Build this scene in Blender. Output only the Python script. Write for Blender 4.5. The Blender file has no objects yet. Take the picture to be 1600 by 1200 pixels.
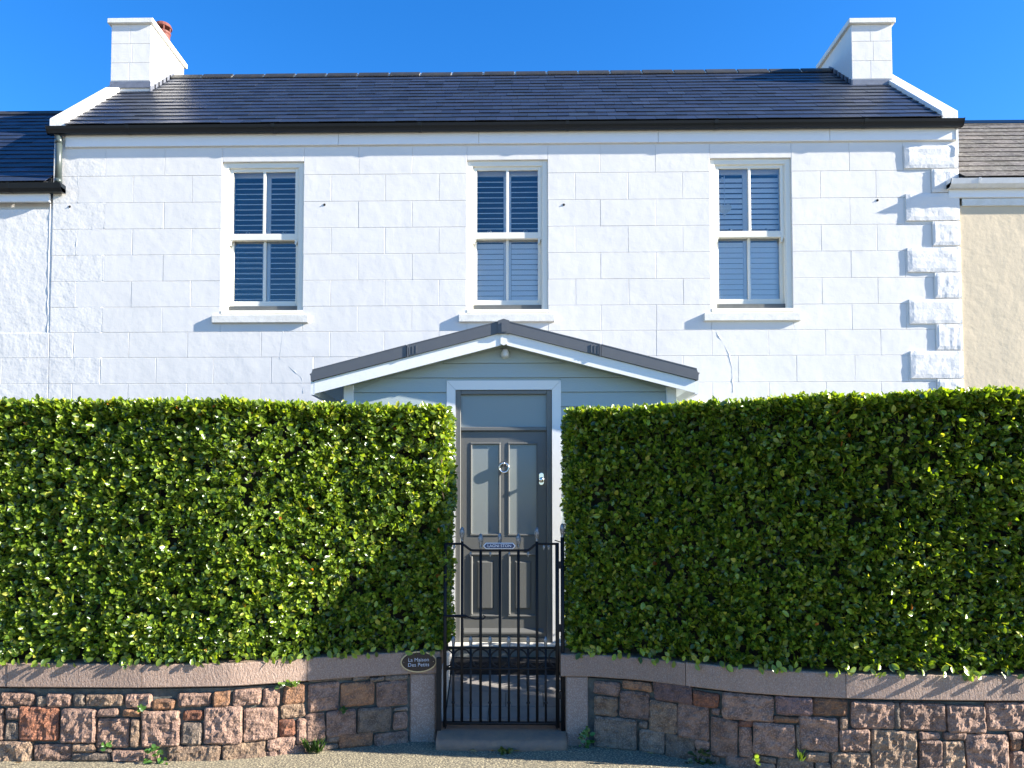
import bpy, math, random
import numpy as np
from mathutils import Vector, noise

random.seed(7)
rng = np.random.default_rng(11)
S = bpy.context.scene
COL = S.collection

# ------------------------------------------------------------------ camera
cam_data = bpy.data.cameras.new('camera')
cam = bpy.data.objects.new('camera', cam_data)
COL.objects.link(cam)
S.camera = cam
cam_data.sensor_fit = 'HORIZONTAL'
cam_data.sensor_width = 36.0
cam_data.lens = 27.0
cam_data.shift_x = 0.0137
cam_data.shift_y = 0.0867
cam_data.clip_start = 0.05
cam_data.clip_end = 2000
cam.location = (0.0, -6.3, 1.98)
cam.rotation_euler = (math.radians(92.3), 0, math.radians(1.0))

# ------------------------------------------------------------------ light
SUN = Vector((1.0, -0.172, 0.44)).normalized()       # direction towards the sun
SUN_EL = math.asin(SUN.z)
SUN_AZ = math.atan2(SUN.x, SUN.y)                     # clockwise from +Y
world = bpy.data.worlds.new('World')
S.world = world
world.use_nodes = True
wn, wl = world.node_tree.nodes, world.node_tree.links
wn.clear()
w_out = wn.new('ShaderNodeOutputWorld')
w_bg = wn.new('ShaderNodeBackground')
w_sky = wn.new('ShaderNodeTexSky')
w_sky.sky_type = 'NISHITA'
w_sky.sun_disc = False
w_sky.sun_elevation = SUN_EL
w_sky.sun_rotation = SUN_AZ
w_sky.air_density = 1.0
w_sky.dust_density = 0.2
w_sky.ozone_density = 6.0
w_hs = wn.new('ShaderNodeHueSaturation')
w_hs.inputs['Saturation'].default_value = 1.21
w_hs.inputs['Hue'].default_value = 0.506
w_bg.inputs['Strength'].default_value = 0.095
wl.new(w_sky.outputs[0], w_hs.inputs['Color'])
wl.new(w_hs.outputs[0], w_bg.inputs['Color'])
wl.new(w_bg.outputs[0], w_out.inputs['Surface'])

sun_d = bpy.data.lights.new('sun', 'SUN')
sun_d.energy = 5.0
sun_d.angle = math.radians(0.5)
sun_d.color = (1.0, 0.93, 0.82)
sun = bpy.data.objects.new('sun', sun_d)
COL.objects.link(sun)
sun.location = (30, -8, 20)
sun.rotation_euler = SUN.to_track_quat('Z', 'Y').to_euler()

S.view_settings.view_transform = 'Standard'
S.view_settings.look = 'None'
S.view_settings.exposure = 1.8
S.view_settings.gamma = 1.0
S.view_settings.use_curve_mapping = False

# ------------------------------------------------------------------ helpers
WL = {}                                                # world location of every object


def put(o, parent, loc):
    WL[o.name] = Vector(loc)
    if parent is not None:
        o.parent = parent
        o.location = Vector(loc) - WL[parent.name]
    else:
        o.location = loc
    COL.objects.link(o)


def empty(name, loc, label, cat, group=None):
    o = bpy.data.objects.new(name, None)
    o.empty_display_size = 0.2
    o['label'] = label
    o['category'] = cat
    if group:
        o['group'] = group
    put(o, None, loc)
    return o


def tag(o, label=None, cat=None, group=None, kind=None):
    if label: o['label'] = label
    if cat: o['category'] = cat
    if group: o['group'] = group
    if kind: o['kind'] = kind
    return o


def inst(name, mesh, parent=None, loc=(0, 0, 0), rot=None):
    o = bpy.data.objects.new(name, mesh)
    put(o, parent, loc)
    if rot: o.rotation_euler = rot
    return o


class MB:
    """collects shapes and makes one mesh object of them"""

    def __init__(self):
        self.v, self.f = [], []

    def add(self, vs, fs):
        b = len(self.v)
        self.v += [tuple(p) for p in vs]
        self.f += [tuple(b + i for i in q) for q in fs]
        return self

    def box(self, x0, x1, y0, y1, z0, z1, c=0.0):
        if c <= 0:
            return self.add([(x0, y0, z0), (x1, y0, z0), (x1, y1, z0), (x0, y1, z0),
                             (x0, y0, z1), (x1, y0, z1), (x1, y1, z1), (x0, y1, z1)],
                            [(0, 3, 2, 1), (4, 5, 6, 7), (0, 1, 5, 4), (1, 2, 6, 5), (2, 3, 7, 6), (3, 0, 4, 7)])
        # box whose front (-Y) edges are chamfered
        vs = [(x0, y1, z0), (x1, y1, z0), (x1, y1, z1), (x0, y1, z1),
              (x0, y0 + c, z0), (x1, y0 + c, z0), (x1, y0 + c, z1), (x0, y0 + c, z1),
              (x0 + c, y0, z0 + c), (x1 - c, y0, z0 + c), (x1 - c, y0, z1 - c), (x0 + c, y0, z1 - c)]
        fs = [(0, 3, 2, 1), (8, 9, 10, 11)]
        for i in range(4):
            j = (i + 1) % 4
            fs += [(i, j, 4 + j, 4 + i), (4 + i, 4 + j, 8 + j, 8 + i)]
        return self.add(vs, fs)

    def prism(self, poly, axis, a, b):
        """poly: 2-D outline; extruded along axis ('x','y','z') from a to b"""
        n = len(poly)

        def p3(p, t):
            return {'x': (t, p[0], p[1]), 'y': (p[0], t, p[1]), 'z': (p[0], p[1], t)}[axis]
        vs = [p3(p, a) for p in poly] + [p3(p, b) for p in poly]
        fs = [tuple(range(n))[::-1], tuple(range(n, 2 * n))]
        fs += [(i, (i + 1) % n, n + (i + 1) % n, n + i) for i in range(n)]
        return self.add(vs, fs)

    def tube(self, pts, r, n=8, closed=False):
        pts = [Vector(p) for p in pts]
        rr = r if isinstance(r, (list, tuple)) else [r] * len(pts)
        vs, fs, m = [], [], len(pts)
        prev = None
        for i, p in enumerate(pts):
            if closed:
                t = (pts[(i + 1) % m] - pts[i - 1]).normalized()
            else:
                t = (pts[min(i + 1, m - 1)] - pts[max(i - 1, 0)]).normalized()
            if prev is None:
                ref = Vector((0, 1, 0)) if abs(t.y) < 0.9 else Vector((1, 0, 0))
                u = t.cross(ref).normalized()
            else:
                u = (prev - t * prev.dot(t)).normalized()
            prev = u
            w = t.cross(u)
            for k in range(n):
                a = 2 * math.pi * k / n + math.pi / n
                vs.append(p + (u * math.cos(a) + w * math.sin(a)) * rr[i])
        for i in range(m if closed else m - 1):
            j = (i + 1) % m
            for k in range(n):
                fs.append((i * n + k, i * n + (k + 1) % n, j * n + (k + 1) % n, j * n + k))
        if not closed:
            fs += [tuple(range(n))[::-1], tuple((m - 1) * n + k for k in range(n))]
        return self.add(vs, fs)

    def lathe(self, prof, cx, cy, cz, n=12, axis='z'):
        vs, fs = [], []
        for r, h in prof:
            for k in range(n):
                a = 2 * math.pi * k / n
                if axis == 'z':
                    vs.append((cx + r * math.cos(a), cy + r * math.sin(a), cz + h))
                else:
                    vs.append((cx + r * math.cos(a), cy - h, cz + r * math.sin(a)))
        for i in range(len(prof) - 1):
            for k in range(n):
                fs.append((i * n + k, i * n + (k + 1) % n, (i + 1) * n + (k + 1) % n, (i + 1) * n + k))
        fs += [tuple(range(n))[::-1], tuple((len(prof) - 1) * n + k for k in range(n))]
        return self.add(vs, fs)

    def mesh(self, name, mat, smooth=False):
        me = bpy.data.meshes.new(name)
        me.from_pydata(self.v, [], self.f)
        me.validate()
        if mat: me.materials.append(mat)
        if smooth:
            me.polygons.foreach_set('use_smooth', [True] * len(me.polygons))
        return me

    def build(self, name, mat, parent=None, smooth=False, kind=None, loc=None, bevel=0):
        me = self.mesh(name, mat, smooth)
        if loc is None:
            loc = WL[parent.name] if parent is not None else (0, 0, 0)
        if Vector(loc).length > 0:
            me.transform(__import__('mathutils').Matrix.Translation(-Vector(loc)))
        o = inst(name, me, parent, loc)
        if kind: o['kind'] = kind
        if bevel:
            b = o.modifiers.new('bevel', 'BEVEL')
            b.width = bevel; b.segments = 2; b.limit_method = 'ANGLE'; b.angle_limit = math.radians(50)
        return o


def text_mesh(body, size, extrude, name, mat):
    cu = bpy.data.curves.new(name, 'FONT')
    cu.body = body; cu.size = size; cu.extrude = extrude
    cu.align_x = 'CENTER'; cu.align_y = 'CENTER'; cu.resolution_u = 3
    cu.space_line = 1.0
    tmp = bpy.data.objects.new(name, cu)
    COL.objects.link(tmp)
    bpy.context.view_layer.update()
    me = bpy.data.meshes.new_from_object(tmp.evaluated_get(bpy.context.evaluated_depsgraph_get()))
    bpy.data.objects.remove(tmp)
    me.name = name
    me.materials.clear()
    me.materials.append(mat)
    return me


# ------------------------------------------------------------------ materials
def new_mat(name):
    m = bpy.data.materials.new(name)
    m.use_nodes = True
    nt = m.node_tree
    return m, nt, nt.nodes, nt.links, nt.nodes['Principled BSDF']


def noise_node(n, l, scale, detail=4, rough=0.6, coord=None, dist=0.0):
    t = n.new('ShaderNodeTexNoise')
    t.inputs['Scale'].default_value = scale
    t.inputs['Detail'].default_value = detail
    t.inputs['Roughness'].default_value = rough
    t.inputs['Distortion'].default_value = dist
    if coord is not None: l.new(coord, t.inputs['Vector'])
    return t


def mat(name, col, rough=0.6, metal=0.0, var=0.0, vscale=8.0, bumps=(), spec=0.5, var_col=None,
        obj_var=0.0, vramp=(0.35, 0.65), coat=0.0, attr=None, speck=None, stretch=None):
    """bumps: list of (scale, distance, detail); var: share of var_col mixed in by a noise"""
    m, nt, n, l, p = new_mat(name)
    geo = n.new('ShaderNodeNewGeometry')
    co = geo.outputs['Position']
    if stretch:
        mp = n.new('ShaderNodeMapping')
        mp.inputs['Scale'].default_value = stretch
        l.new(co, mp.inputs['Vector'])
        co = mp.outputs['Vector']
    p.inputs['Roughness'].default_value = rough
    p.inputs['Metallic'].default_value = metal
    p.inputs['Specular IOR Level'].default_value = spec
    p.inputs['Coat Weight'].default_value = coat
    c_out = None
    base = n.new('ShaderNodeRGB')
    base.outputs[0].default_value = (*col, 1)
    c_out = base.outputs[0]
    if attr:
        at = n.new('ShaderNodeAttribute')
        at.attribute_name = attr
        mx = n.new('ShaderNodeMix'); mx.data_type = 'RGBA'; mx.blend_type = 'MULTIPLY'
        mx.inputs['Factor'].default_value = 1.0
        l.new(c_out, mx.inputs['A']); l.new(at.outputs['Color'], mx.inputs['B'])
        c_out = mx.outputs['Result']
    if var > 0:
        nz = noise_node(n, l, vscale, 5, 0.62, co)
        mr = n.new('ShaderNodeMapRange')
        mr.inputs['From Min'].default_value = vramp[0]
        mr.inputs['From Max'].default_value = vramp[1]
        mr.inputs['To Max'].default_value = var
        l.new(nz.outputs['Fac'], mr.inputs['Value'])
        mx = n.new('ShaderNodeMix'); mx.data_type = 'RGBA'
        mx.inputs['B'].default_value = (*(var_col or tuple(c * 0.6 for c in col)), 1)
        l.new(mr.outputs['Result'], mx.inputs['Factor']); l.new(c_out, mx.inputs['A'])
        c_out = mx.outputs['Result']
    if speck:
        sc, amt, scol = speck
        nz = noise_node(n, l, sc, 2, 0.7, co)
        mr = n.new('ShaderNodeMapRange')
        mr.inputs['From Min'].default_value = 0.5
        mr.inputs['From Max'].default_value = 0.62
        mr.inputs['To Max'].default_value = amt
        l.new(nz.outputs['Fac'], mr.inputs['Value'])
        mx = n.new('ShaderNodeMix'); mx.data_type = 'RGBA'
        mx.inputs['B'].default_value = (*scol, 1)
        l.new(mr.outputs['Result'], mx.inputs['Factor']); l.new(c_out, mx.inputs['A'])
        c_out = mx.outputs['Result']
    if obj_var > 0:
        oi = n.new('ShaderNodeObjectInfo')
        mr = n.new('ShaderNodeMapRange')
        mr.inputs['To Min'].default_value = 1 - obj_var
        mr.inputs['To Max'].default_value = 1 + obj_var
        l.new(oi.outputs['Random'], mr.inputs['Value'])
        mx = n.new('ShaderNodeVectorMath'); mx.operation = 'SCALE'
        l.new(c_out, mx.inputs[0]); l.new(mr.outputs['Result'], mx.inputs['Scale'])
        c_out = mx.outputs['Vector']
    l.new(c_out, p.inputs['Base Color'])
    nrm = None
    for sc, dist, det in bumps:
        nz = noise_node(n, l, sc, det, 0.6, co)
        b = n.new('ShaderNodeBump')
        b.inputs['Distance'].default_value = dist
        b.inputs['Strength'].default_value = 1.0
        l.new(nz.outputs['Fac'], b.inputs['Height'])
        if nrm: l.new(nrm, b.inputs['Normal'])
        nrm = b.outputs['Normal']
    if nrm: l.new(nrm, p.inputs['Normal'])
    return m


M = {}
M['render'] = mat('white_render', (0.70, 0.68, 0.645), 0.75, var=0.5, vscale=1.5, var_col=(0.635, 0.62, 0.59),
                  bumps=((2.2, 0.006, 2), (9, 0.0026, 3), (45, 0.0003, 3)), spec=0.3)
M['rough_render'] = mat('rough_white_render', (0.70, 0.68, 0.645), 0.8, var=0.5, vscale=3, var_col=(0.625, 0.61, 0.58),
                        bumps=((4, 0.010, 3), (14, 0.0035, 4), (60, 0.0006, 3)), spec=0.3)
M['quoin'] = mat('quoin_render', (0.69, 0.675, 0.65), 0.8, bumps=((14, 0.005, 4), (45, 0.0015, 3)), spec=0.3)
M['cream'] = mat('cream_render', (0.60, 0.50, 0.35), 0.8, var=0.4, vscale=2, var_col=(0.53, 0.45, 0.33),
                 bumps=((3, 0.010, 3), (11, 0.003, 3), (60, 0.0006, 3)), spec=0.3)
M['trim'] = mat('white_trim', (0.78, 0.78, 0.77), 0.45, var=0.2, vscale=6, var_col=(0.7, 0.7, 0.68), bumps=((30, 0.0008, 2),))
M['trim_old'] = mat('weathered_white_trim', (0.74, 0.73, 0.69), 0.7, var=0.5, vscale=9, var_col=(0.56, 0.54, 0.46), bumps=((40, 0.003, 3),))
M['verge'] = mat('verge_render', (0.80, 0.79, 0.76), 0.7, var=0.3, vscale=7, var_col=(0.66, 0.58, 0.42), bumps=((20, 0.004, 3),))
M['window'] = mat('window_paint', (0.77, 0.735, 0.63), 0.4, var=0.15, vscale=5, var_col=(0.7, 0.68, 0.6), bumps=((60, 0.0004, 2),))
M['sillstone'] = mat('painted_sill', (0.74, 0.72, 0.66), 0.6, var=0.6, vscale=14, var_col=(0.55, 0.53, 0.47), bumps=((50, 0.002, 3),))
M['sillgrey'] = mat('grey_vent_strip', (0.13, 0.135, 0.125), 0.6, var=0.4, vscale=10)
M['shutter'] = mat('shutter_white', (0.93, 0.94, 0.95), 0.4)
M['room'] = mat('unlit_room_dark', (0.05, 0.06, 0.08), 0.9)  # near-black colour stands in for the unlit interior behind glass
M['slate'] = mat('dark_slate', (0.018, 0.025, 0.042), 0.39, attr='tint', var=0.35, vscale=7, var_col=(0.034, 0.042, 0.058),
                 bumps=((30, 0.003, 4),), spec=0.5, stretch=(1, 3, 3))
M['slate_left'] = mat('dark_slate_left', (0.018, 0.025, 0.040), 0.45, attr='tint', bumps=((30, 0.003, 4),), spec=0.5)
M['slate_brown'] = mat('weathered_slate', (0.085, 0.075, 0.065), 0.8, attr='tint', var=0.6, vscale=10, var_col=(0.13, 0.115, 0.095),
                       bumps=((25, 0.006, 4),), speck=(16, 0.25, (0.4, 0.38, 0.32)), spec=0.3)
M['deck'] = mat('roof_deck', (0.02, 0.022, 0.026), 0.8)
M['ridge'] = mat('ridge_tile_clay', (0.018, 0.021, 0.022), 0.55, var=0.6, vscale=8, var_col=(0.045, 0.038, 0.025), bumps=((40, 0.003, 3),), obj_var=0.15)
M['mortar'] = mat('lime_mortar', (0.72, 0.64, 0.52), 0.9, bumps=((60, 0.004, 3),))
M['gutter'] = mat('black_gutter', (0.004, 0.008, 0.013), 0.3, spec=0.35)
M['pipe'] = mat('dark_downpipe', (0.05, 0.065, 0.062), 0.35, spec=0.6)
M['lead'] = mat('lead', (0.20, 0.21, 0.24), 0.42, metal=0.2, var=0.5, vscale=12, var_col=(0.1, 0.11, 0.13))
M['pot'] = mat('terracotta', (0.17, 0.045, 0.03), 0.7, var=0.5, vscale=20, var_col=(0.12, 0.04, 0.03))
M['dark'] = mat('soot', (0.015, 0.013, 0.012), 0.8)
M['white_gutter'] = mat('white_gutter', (0.68, 0.69, 0.70), 0.4, var=0.4, vscale=9, var_col=(0.5, 0.5, 0.48))
M['clad'] = mat('blue_grey_cladding', (0.36, 0.425, 0.435), 0.5, bumps=((25, 0.0015, 3),), stretch=(1, 1, 6), var=0.15, vscale=6,
                var_col=(0.38, 0.44, 0.44))
M['verge_trim'] = mat('grey_verge_trim', (0.085, 0.092, 0.105), 0.5, var=0.3, vscale=12, var_col=(0.11, 0.115, 0.12))
M['porch_tile'] = mat('grey_porch_tile', (0.14, 0.13, 0.125), 0.7, attr='tint', bumps=((30, 0.004, 3),))
M['door'] = mat('grey_door_paint', (0.14, 0.14, 0.13), 0.38, bumps=((40, 0.0005, 2),))
M['chrome'] = mat('polished_metal', (0.75, 0.74, 0.72), 0.16, metal=1.0)
M['iron'] = mat('black_iron', (0.007, 0.007, 0.008), 0.5, bumps=((50, 0.002, 3),), spec=0.25)
M['finial'] = mat('worn_silver_paint', (0.36, 0.37, 0.38), 0.45, metal=0.5, var=0.8, vscale=70, var_col=(0.05, 0.05, 0.05))
M['plate_white'] = mat('white_enamel', (0.7, 0.72, 0.76), 0.3)
M['plate_blue'] = mat('dark_blue_enamel', (0.03, 0.05, 0.11), 0.3)
M['black'] = mat('black_enamel', (0.006, 0.006, 0.012), 0.25)
M['brass'] = mat('aged_brass', (0.42, 0.38, 0.26), 0.4, metal=0.8)
M['letter'] = mat('engraved_letters', (0.42, 0.44, 0.5), 0.5)
M['asphalt'] = mat('pavement_chippings', (0.19, 0.165, 0.115), 0.85, var=0.5, vscale=1.3, var_col=(0.125, 0.115, 0.09),
                   speck=(62, 0.9, (0.55, 0.47, 0.30)), bumps=((70, 0.010, 3), (9, 0.01, 3)), spec=0.3)
M['soil'] = mat('garden_soil', (0.035, 0.025, 0.016), 0.95, bumps=((20, 0.02, 4),))
M['paver'] = mat('stone_paver', (0.25, 0.23, 0.215), 0.8, var=0.5, vscale=7, var_col=(0.19, 0.18, 0.17), obj_var=0.12, bumps=((50, 0.003, 3),))
M['step_grey'] = mat('grey_step', (0.22, 0.24, 0.23), 0.7, var=0.4, vscale=10)
M['mat_dark'] = mat('black_mat', (0.012, 0.012, 0.014), 0.8, bumps=((90, 0.004, 2),))
M['heart'] = mat('driftwood', (0.80, 0.76, 0.68), 0.8, var=0.3, vscale=30)
M['wall_mortar'] = mat('wall_mortar', (0.055, 0.06, 0.055), 0.95, var=0.6, vscale=9, var_col=(0.17, 0.18, 0.155), bumps=((25, 0.02, 4), (90, 0.006, 3)))
M['mortar_block'] = M['wall_mortar']


def granite(name, col, c2):
    return mat(name, col, 0.82, var=1.0, vscale=13, vramp=(0.40, 0.60), var_col=tuple(c * .82 for c in c2), obj_var=0.22, speck=(95, 0.6, tuple(min(1, c * 1.6) for c in col)),
               bumps=((22, 0.035, 5), (75, 0.012, 4)), spec=0.35)


M['p'] = granite('pink_granite', (0.29, 0.185, 0.135), (0.18, 0.115, 0.088))
M['t'] = granite('tan_granite', (0.29, 0.20, 0.13), (0.19, 0.125, 0.088))
M['g'] = granite('grey_granite', (0.23, 0.175, 0.13), (0.145, 0.115, 0.09))
M['o'] = granite('orange_granite', (0.28, 0.145, 0.075), (0.18, 0.105, 0.07))
M['r'] = granite('red_granite', (0.24, 0.10, 0.055), (0.14, 0.07, 0.05))
M['d'] = granite('brown_granite', (0.20, 0.12, 0.10), (0.13, 0.09, 0.085))
M['coping'] = mat('dressed_pink_granite', (0.30, 0.205, 0.155), 0.8, var=0.6, vscale=5, var_col=(0.235, 0.165, 0.125), obj_var=0.10,
                  speck=(120, 0.55, (0.46, 0.38, 0.33)), bumps=((38, 0.012, 4), (110, 0.005, 3)), spec=0.3, stretch=(1.6, 1.6, 0.8))
M['pier'] = mat('dressed_grey_granite', (0.28, 0.20, 0.155), 0.8, var=0.6, vscale=6, var_col=(0.21, 0.155, 0.125),
                speck=(120, 0.6, (0.42, 0.37, 0.34)), bumps=((60, 0.006, 4),), spec=0.3)
M['sandstone'] = mat('worn_step_stone', (0.25, 0.165, 0.11), 0.85, var=0.6, vscale=9, var_col=(0.14, 0.11, 0.095), bumps=((30, 0.008, 4),))
M['twig'] = mat('twigs_and_dark_core', (0.016, 0.014, 0.008), 0.9)  # stem brown, also the dark of the shaded hedge core
M['bark'] = mat('bare_twig_bark', (0.22, 0.14, 0.09), 0.85, var=0.5, vscale=20)


def glass_mat(name, tint, refl_rough=0.02, base=None, mixv=0.0):
    m, nt, n, l, p = new_mat(name)
    out = n['Material Output']
    fr = n.new('ShaderNodeFresnel'); fr.inputs['IOR'].default_value = 1.55
    tr = n.new('ShaderNodeBsdfTransparent'); tr.inputs['Color'].default_value = (*tint, 1)
    gl = n.new('ShaderNodeBsdfGlossy'); gl.inputs['Roughness'].default_value = refl_rough
    nz = noise_node(n, l, 1.6, 1, 0.5, n.new('ShaderNodeNewGeometry').outputs['Position'])
    bp = n.new('ShaderNodeBump'); bp.inputs['Distance'].default_value = 0.004
    l.new(nz.outputs['Fac'], bp.inputs['Height']); l.new(bp.outputs[0], gl.inputs['Normal'])
    mul = n.new('ShaderNodeMath'); mul.operation = 'MULTIPLY_ADD'
    mul.inputs[1].default_value = 1.8; mul.inputs[2].default_value = 0.0; mul.use_clamp = True
    l.new(fr.outputs[0], mul.inputs[0])
    mx = n.new('ShaderNodeMixShader')
    l.new(mul.outputs[0], mx.inputs[0]); l.new(tr.outputs[0], mx.inputs[1]); l.new(gl.outputs[0], mx.inputs[2])
    last = mx.outputs[0]
    if base:
        df = n.new('ShaderNodeBsdfDiffuse'); df.inputs['Color'].default_value = (*base, 1)
        m2 = n.new('ShaderNodeMixShader'); m2.inputs[0].default_value = mixv
        l.new(df.outputs[0], m2.inputs[2]); l.new(last, m2.inputs[1]); last = m2.outputs[0]
    l.new(last, out.inputs['Surface'])
    return m


M['glass'] = glass_mat('window_glass', (0.99, 1.0, 1.0))
M['door_glass'] = glass_mat('frosted_door_glass', (0.5, 0.58, 0.6), 0.06, (0.40, 0.44, 0.43), 0.62)


def leaf_mat(name, rough=0.3):
    m, nt, n, l, p = new_mat(name)
    out = n['Material Output']
    at = n.new('ShaderNodeAttribute'); at.attribute_name = 'tint'
    l.new(at.outputs['Color'], p.inputs['Base Color'])
    p.inputs['Roughness'].default_value = rough
    p.inputs['Specular IOR Level'].default_value = 0.65
    tl = n.new('ShaderNodeBsdfTranslucent')
    mxc = n.new('ShaderNodeMix'); mxc.data_type = 'RGBA'; mxc.blend_type = 'MULTIPLY'; mxc.inputs['Factor'].default_value = 1
    mxc.inputs['B'].default_value = (2.1, 2.0, 0.45, 1)
    l.new(at.outputs['Color'], mxc.inputs['A']); l.new(mxc.outputs['Result'], tl.inputs['Color'])
    mx = n.new('ShaderNodeMixShader'); mx.inputs[0].default_value = 0.38
    l.new(p.outputs[0], mx.inputs[1]); l.new(tl.outputs[0], mx.inputs[2])
    l.new(mx.outputs[0], out.inputs['Surface'])
    return m


M['leaf'] = leaf_mat('hedge_leaf')


def set_tint(me, cols):
    """cols: one rgb per face"""
    a = me.attributes.new('tint', 'FLOAT_COLOR', 'FACE')
    arr = np.ones((len(me.polygons), 4), dtype=np.float32)
    arr[:, :3] = cols
    a.data.foreach_set('color', arr.ravel())

# ------------------------------------------------------------------ ground
def grid_sheet(x0, x1, y0, y1, nx, ny, fz):
    b = MB()
    xs = np.linspace(x0, x1, nx + 1); ys = np.linspace(y0, y1, ny + 1)
    b.v = [(x, y, fz(x, y)) for y in ys for x in xs]
    b.f = [(j * (nx + 1) + i, j * (nx + 1) + i + 1, (j + 1) * (nx + 1) + i + 1, (j + 1) * (nx + 1) + i)
           for j in range(ny) for i in range(nx)]
    return b


WALL_L = [(-6.5, -.40), (-3.94, -.385), (-2.84, -.39), (-2.17, -.33), (-1.63, -.142), (-1.25, 0.0), (-.85, .13), (-.59, .16)]
WALL_R = [(.40, .06), (.63, .06), (1.03, -.06), (1.345, -.25), (1.684, -.44), (2.03, -.55), (2.44, -.62), (2.77, -.65), (3.67, -.675), (6.5, -.68)]


def curve(P):
    xs = np.array([p[0] for p in P]); ys = np.array([p[1] for p in P])
    fx = np.linspace(xs[0] - .3, xs[-1] + .3, 600)
    fy = np.interp(fx, xs, ys)
    k = np.hanning(21); k /= k.sum()
    fy2 = np.convolve(np.pad(fy, 10, 'edge'), k, 'valid')
    return lambda x: float(np.interp(x, fx, fy2))


YL, YR = curve(WALL_L), curve(WALL_R)


def gz(x, y):
    d = 0.008 * noise.noise((x * 1.1, y * 1.1, 3.0)) + 0.003 * noise.noise((x * 5, y * 5, 9.0))
    return d


b = grid_sheet(-7, 7, -7, 0.5, 140, 75, gz)
tag(b.build('pavement', M['asphalt'], smooth=True), 'pale pavement of fine chippings in front of the stone walls', kind='structure')
b = MB()
b.box(-400, 400, -400, 400, -0.4, -0.03)
tag(b.build('ground', M['asphalt']), kind='structure')
b = MB()
b.box(-6.5, -0.62, 0.45, 3.49, -0.02, 0.16); b.box(0.47, 6.5, 0.45, 3.49, -0.02, 0.16)
tag(b.build('garden_ground', M['soil']), kind='structure')

# path with pavers rising to the porch
path = MB()
path.prism([(0.30, -0.02), (0.95, -0.02), (0.95, 0.365), (0.30, 0.13)], 'x', -0.57, 0.46)
path = tag(path.build('path', M['soil'], loc=(-.05, .6, 0)), kind='structure')


def pz(y): return 0.137 + (y - 0.30) / 0.65 * 0.235


for (ya, yb) in ((.305, .47), (.475, .69), (.695, .945)):
    xs = [-0.565, -.20, .14, .455] if ya != .475 else [-.565, -.05, .28, .455]
    for i in range(3):
        q = MB()
        a0, a1 = xs[i] + .003, xs[i + 1] - .003
        q.add([(a0, ya + .003, pz(ya) - .01), (a1, ya + .003, pz(ya) - .01), (a1, yb - .003, pz(yb) - .01), (a0, yb - .003, pz(yb) - .01),
               (a0, ya + .003, pz(ya) + .014), (a1, ya + .003, pz(ya) + .014), (a1, yb - .003, pz(yb) + .014), (a0, yb - .003, pz(yb) + .014)],
              [(0, 3, 2, 1), (4, 5, 6, 7), (0, 1, 5, 4), (1, 2, 6, 5), (2, 3, 7, 6), (3, 0, 4, 7)])
        q.build('paver', M['paver'], path)

# ------------------------------------------------------------------ house
F = 3.5
house = empty('white_house', (0, F, 0), 'white two-storey rendered house with scored block lines and three sash windows behind the hedges', 'house')
XL, XR = -6.0, 5.735
WIN = [(-3.77, -2.70), (-0.575, 0.475), (2.565, 3.61)]
WZ0, WZ1 = 4.435, 6.44
w = MB()
Yb = F + .009
w.box(XL, XR, Yb, F + .32, -.1, WZ0)
w.box(XL, XR, Yb, F + .32, WZ1, 6.80)
ed = [XL] + [e for p in WIN for e in p] + [XR]
for i in range(0, len(ed), 2):
    w.box(ed[i], ed[i + 1], Yb, F + .32, WZ0, WZ1)
w.box(XL, XL + .3, F + .32, 7.4, -.1, 6.8)
w.box(XR - .3, XR, F + .32, 7.4, -.1, 6.8)
w.box(XL + .3, XR - .3, 7.1, 7.4, -.1, 6.8)
RS = 0.860                                            # roof slope


def rz(y): return 6.875 + (y - 3.36) * RS


yr = 5.49
for xa, xb in ((XL, XL + .3), (XR - .3, XR)):
    w.prism([(F, 6.8), (yr, rz(yr) - .06), (7.4, 6.8)], 'x', xa, xb)
w.build('wall', M['render'], house)

# scored render blocks
zr = [6.63, 6.262, 5.908, 5.56, 5.215, 4.87, 4.53, 4.20, 3.87, 3.53, 3.19, 2.85, 2.51]
J = {'A0': [-5.31, -4.53], 'A1': [-5.672, -4.942, -4.161], 'B0': [-1.984, -1.282], 'B1': [-2.338, -1.635, -.933],
     'C0': [1.153, 1.864], 'C1': [.831, 1.51, 2.212], 'D0': [4.353, 5.04], 'D1': [3.98, 4.69, 5.39]}
piers = [('A', XL, WIN[0][0]), ('B', WIN[0][1], WIN[1][0]), ('C', WIN[1][1], WIN[2][0]), ('D', WIN[2][1], XR)]


def block(x0, x1, z0, z1, m='render', par=None):
    if x1 - x0 < .03: return
    g = .0010
    q = MB()
    jx = [random.uniform(-.003, .003) for _ in range(4)]
    c = .0035
    X0, X1, Z0, Z1 = x0 + g, x1 - g, z0 + g, z1 - g
    fr = F + random.uniform(-.0007, .0007)
    q.add([(X0, F + .018, Z0), (X1, F + .018, Z0), (X1, F + .018, Z1), (X0, F + .018, Z1),
           (X0, F + .0032, Z0), (X1, F + .0032, Z0), (X1, F + .0032, Z1), (X0, F + .0032, Z1),
           (X0 + c + jx[0], fr, Z0 + c), (X1 - c + jx[1], fr, Z0 + c), (X1 - c + jx[2], fr, Z1 - c), (X0 + c + jx[3], fr, Z1 - c)],
          [(8, 9, 10, 11)] + [(i, (i + 1) % 4, 4 + (i + 1) % 4, 4 + i) for i in range(4)] +
          [(4 + i, 4 + (i + 1) % 4, 8 + (i + 1) % 4, 8 + i) for i in range(4)])
    return q.build('render_block', M[m], par or house)


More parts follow.
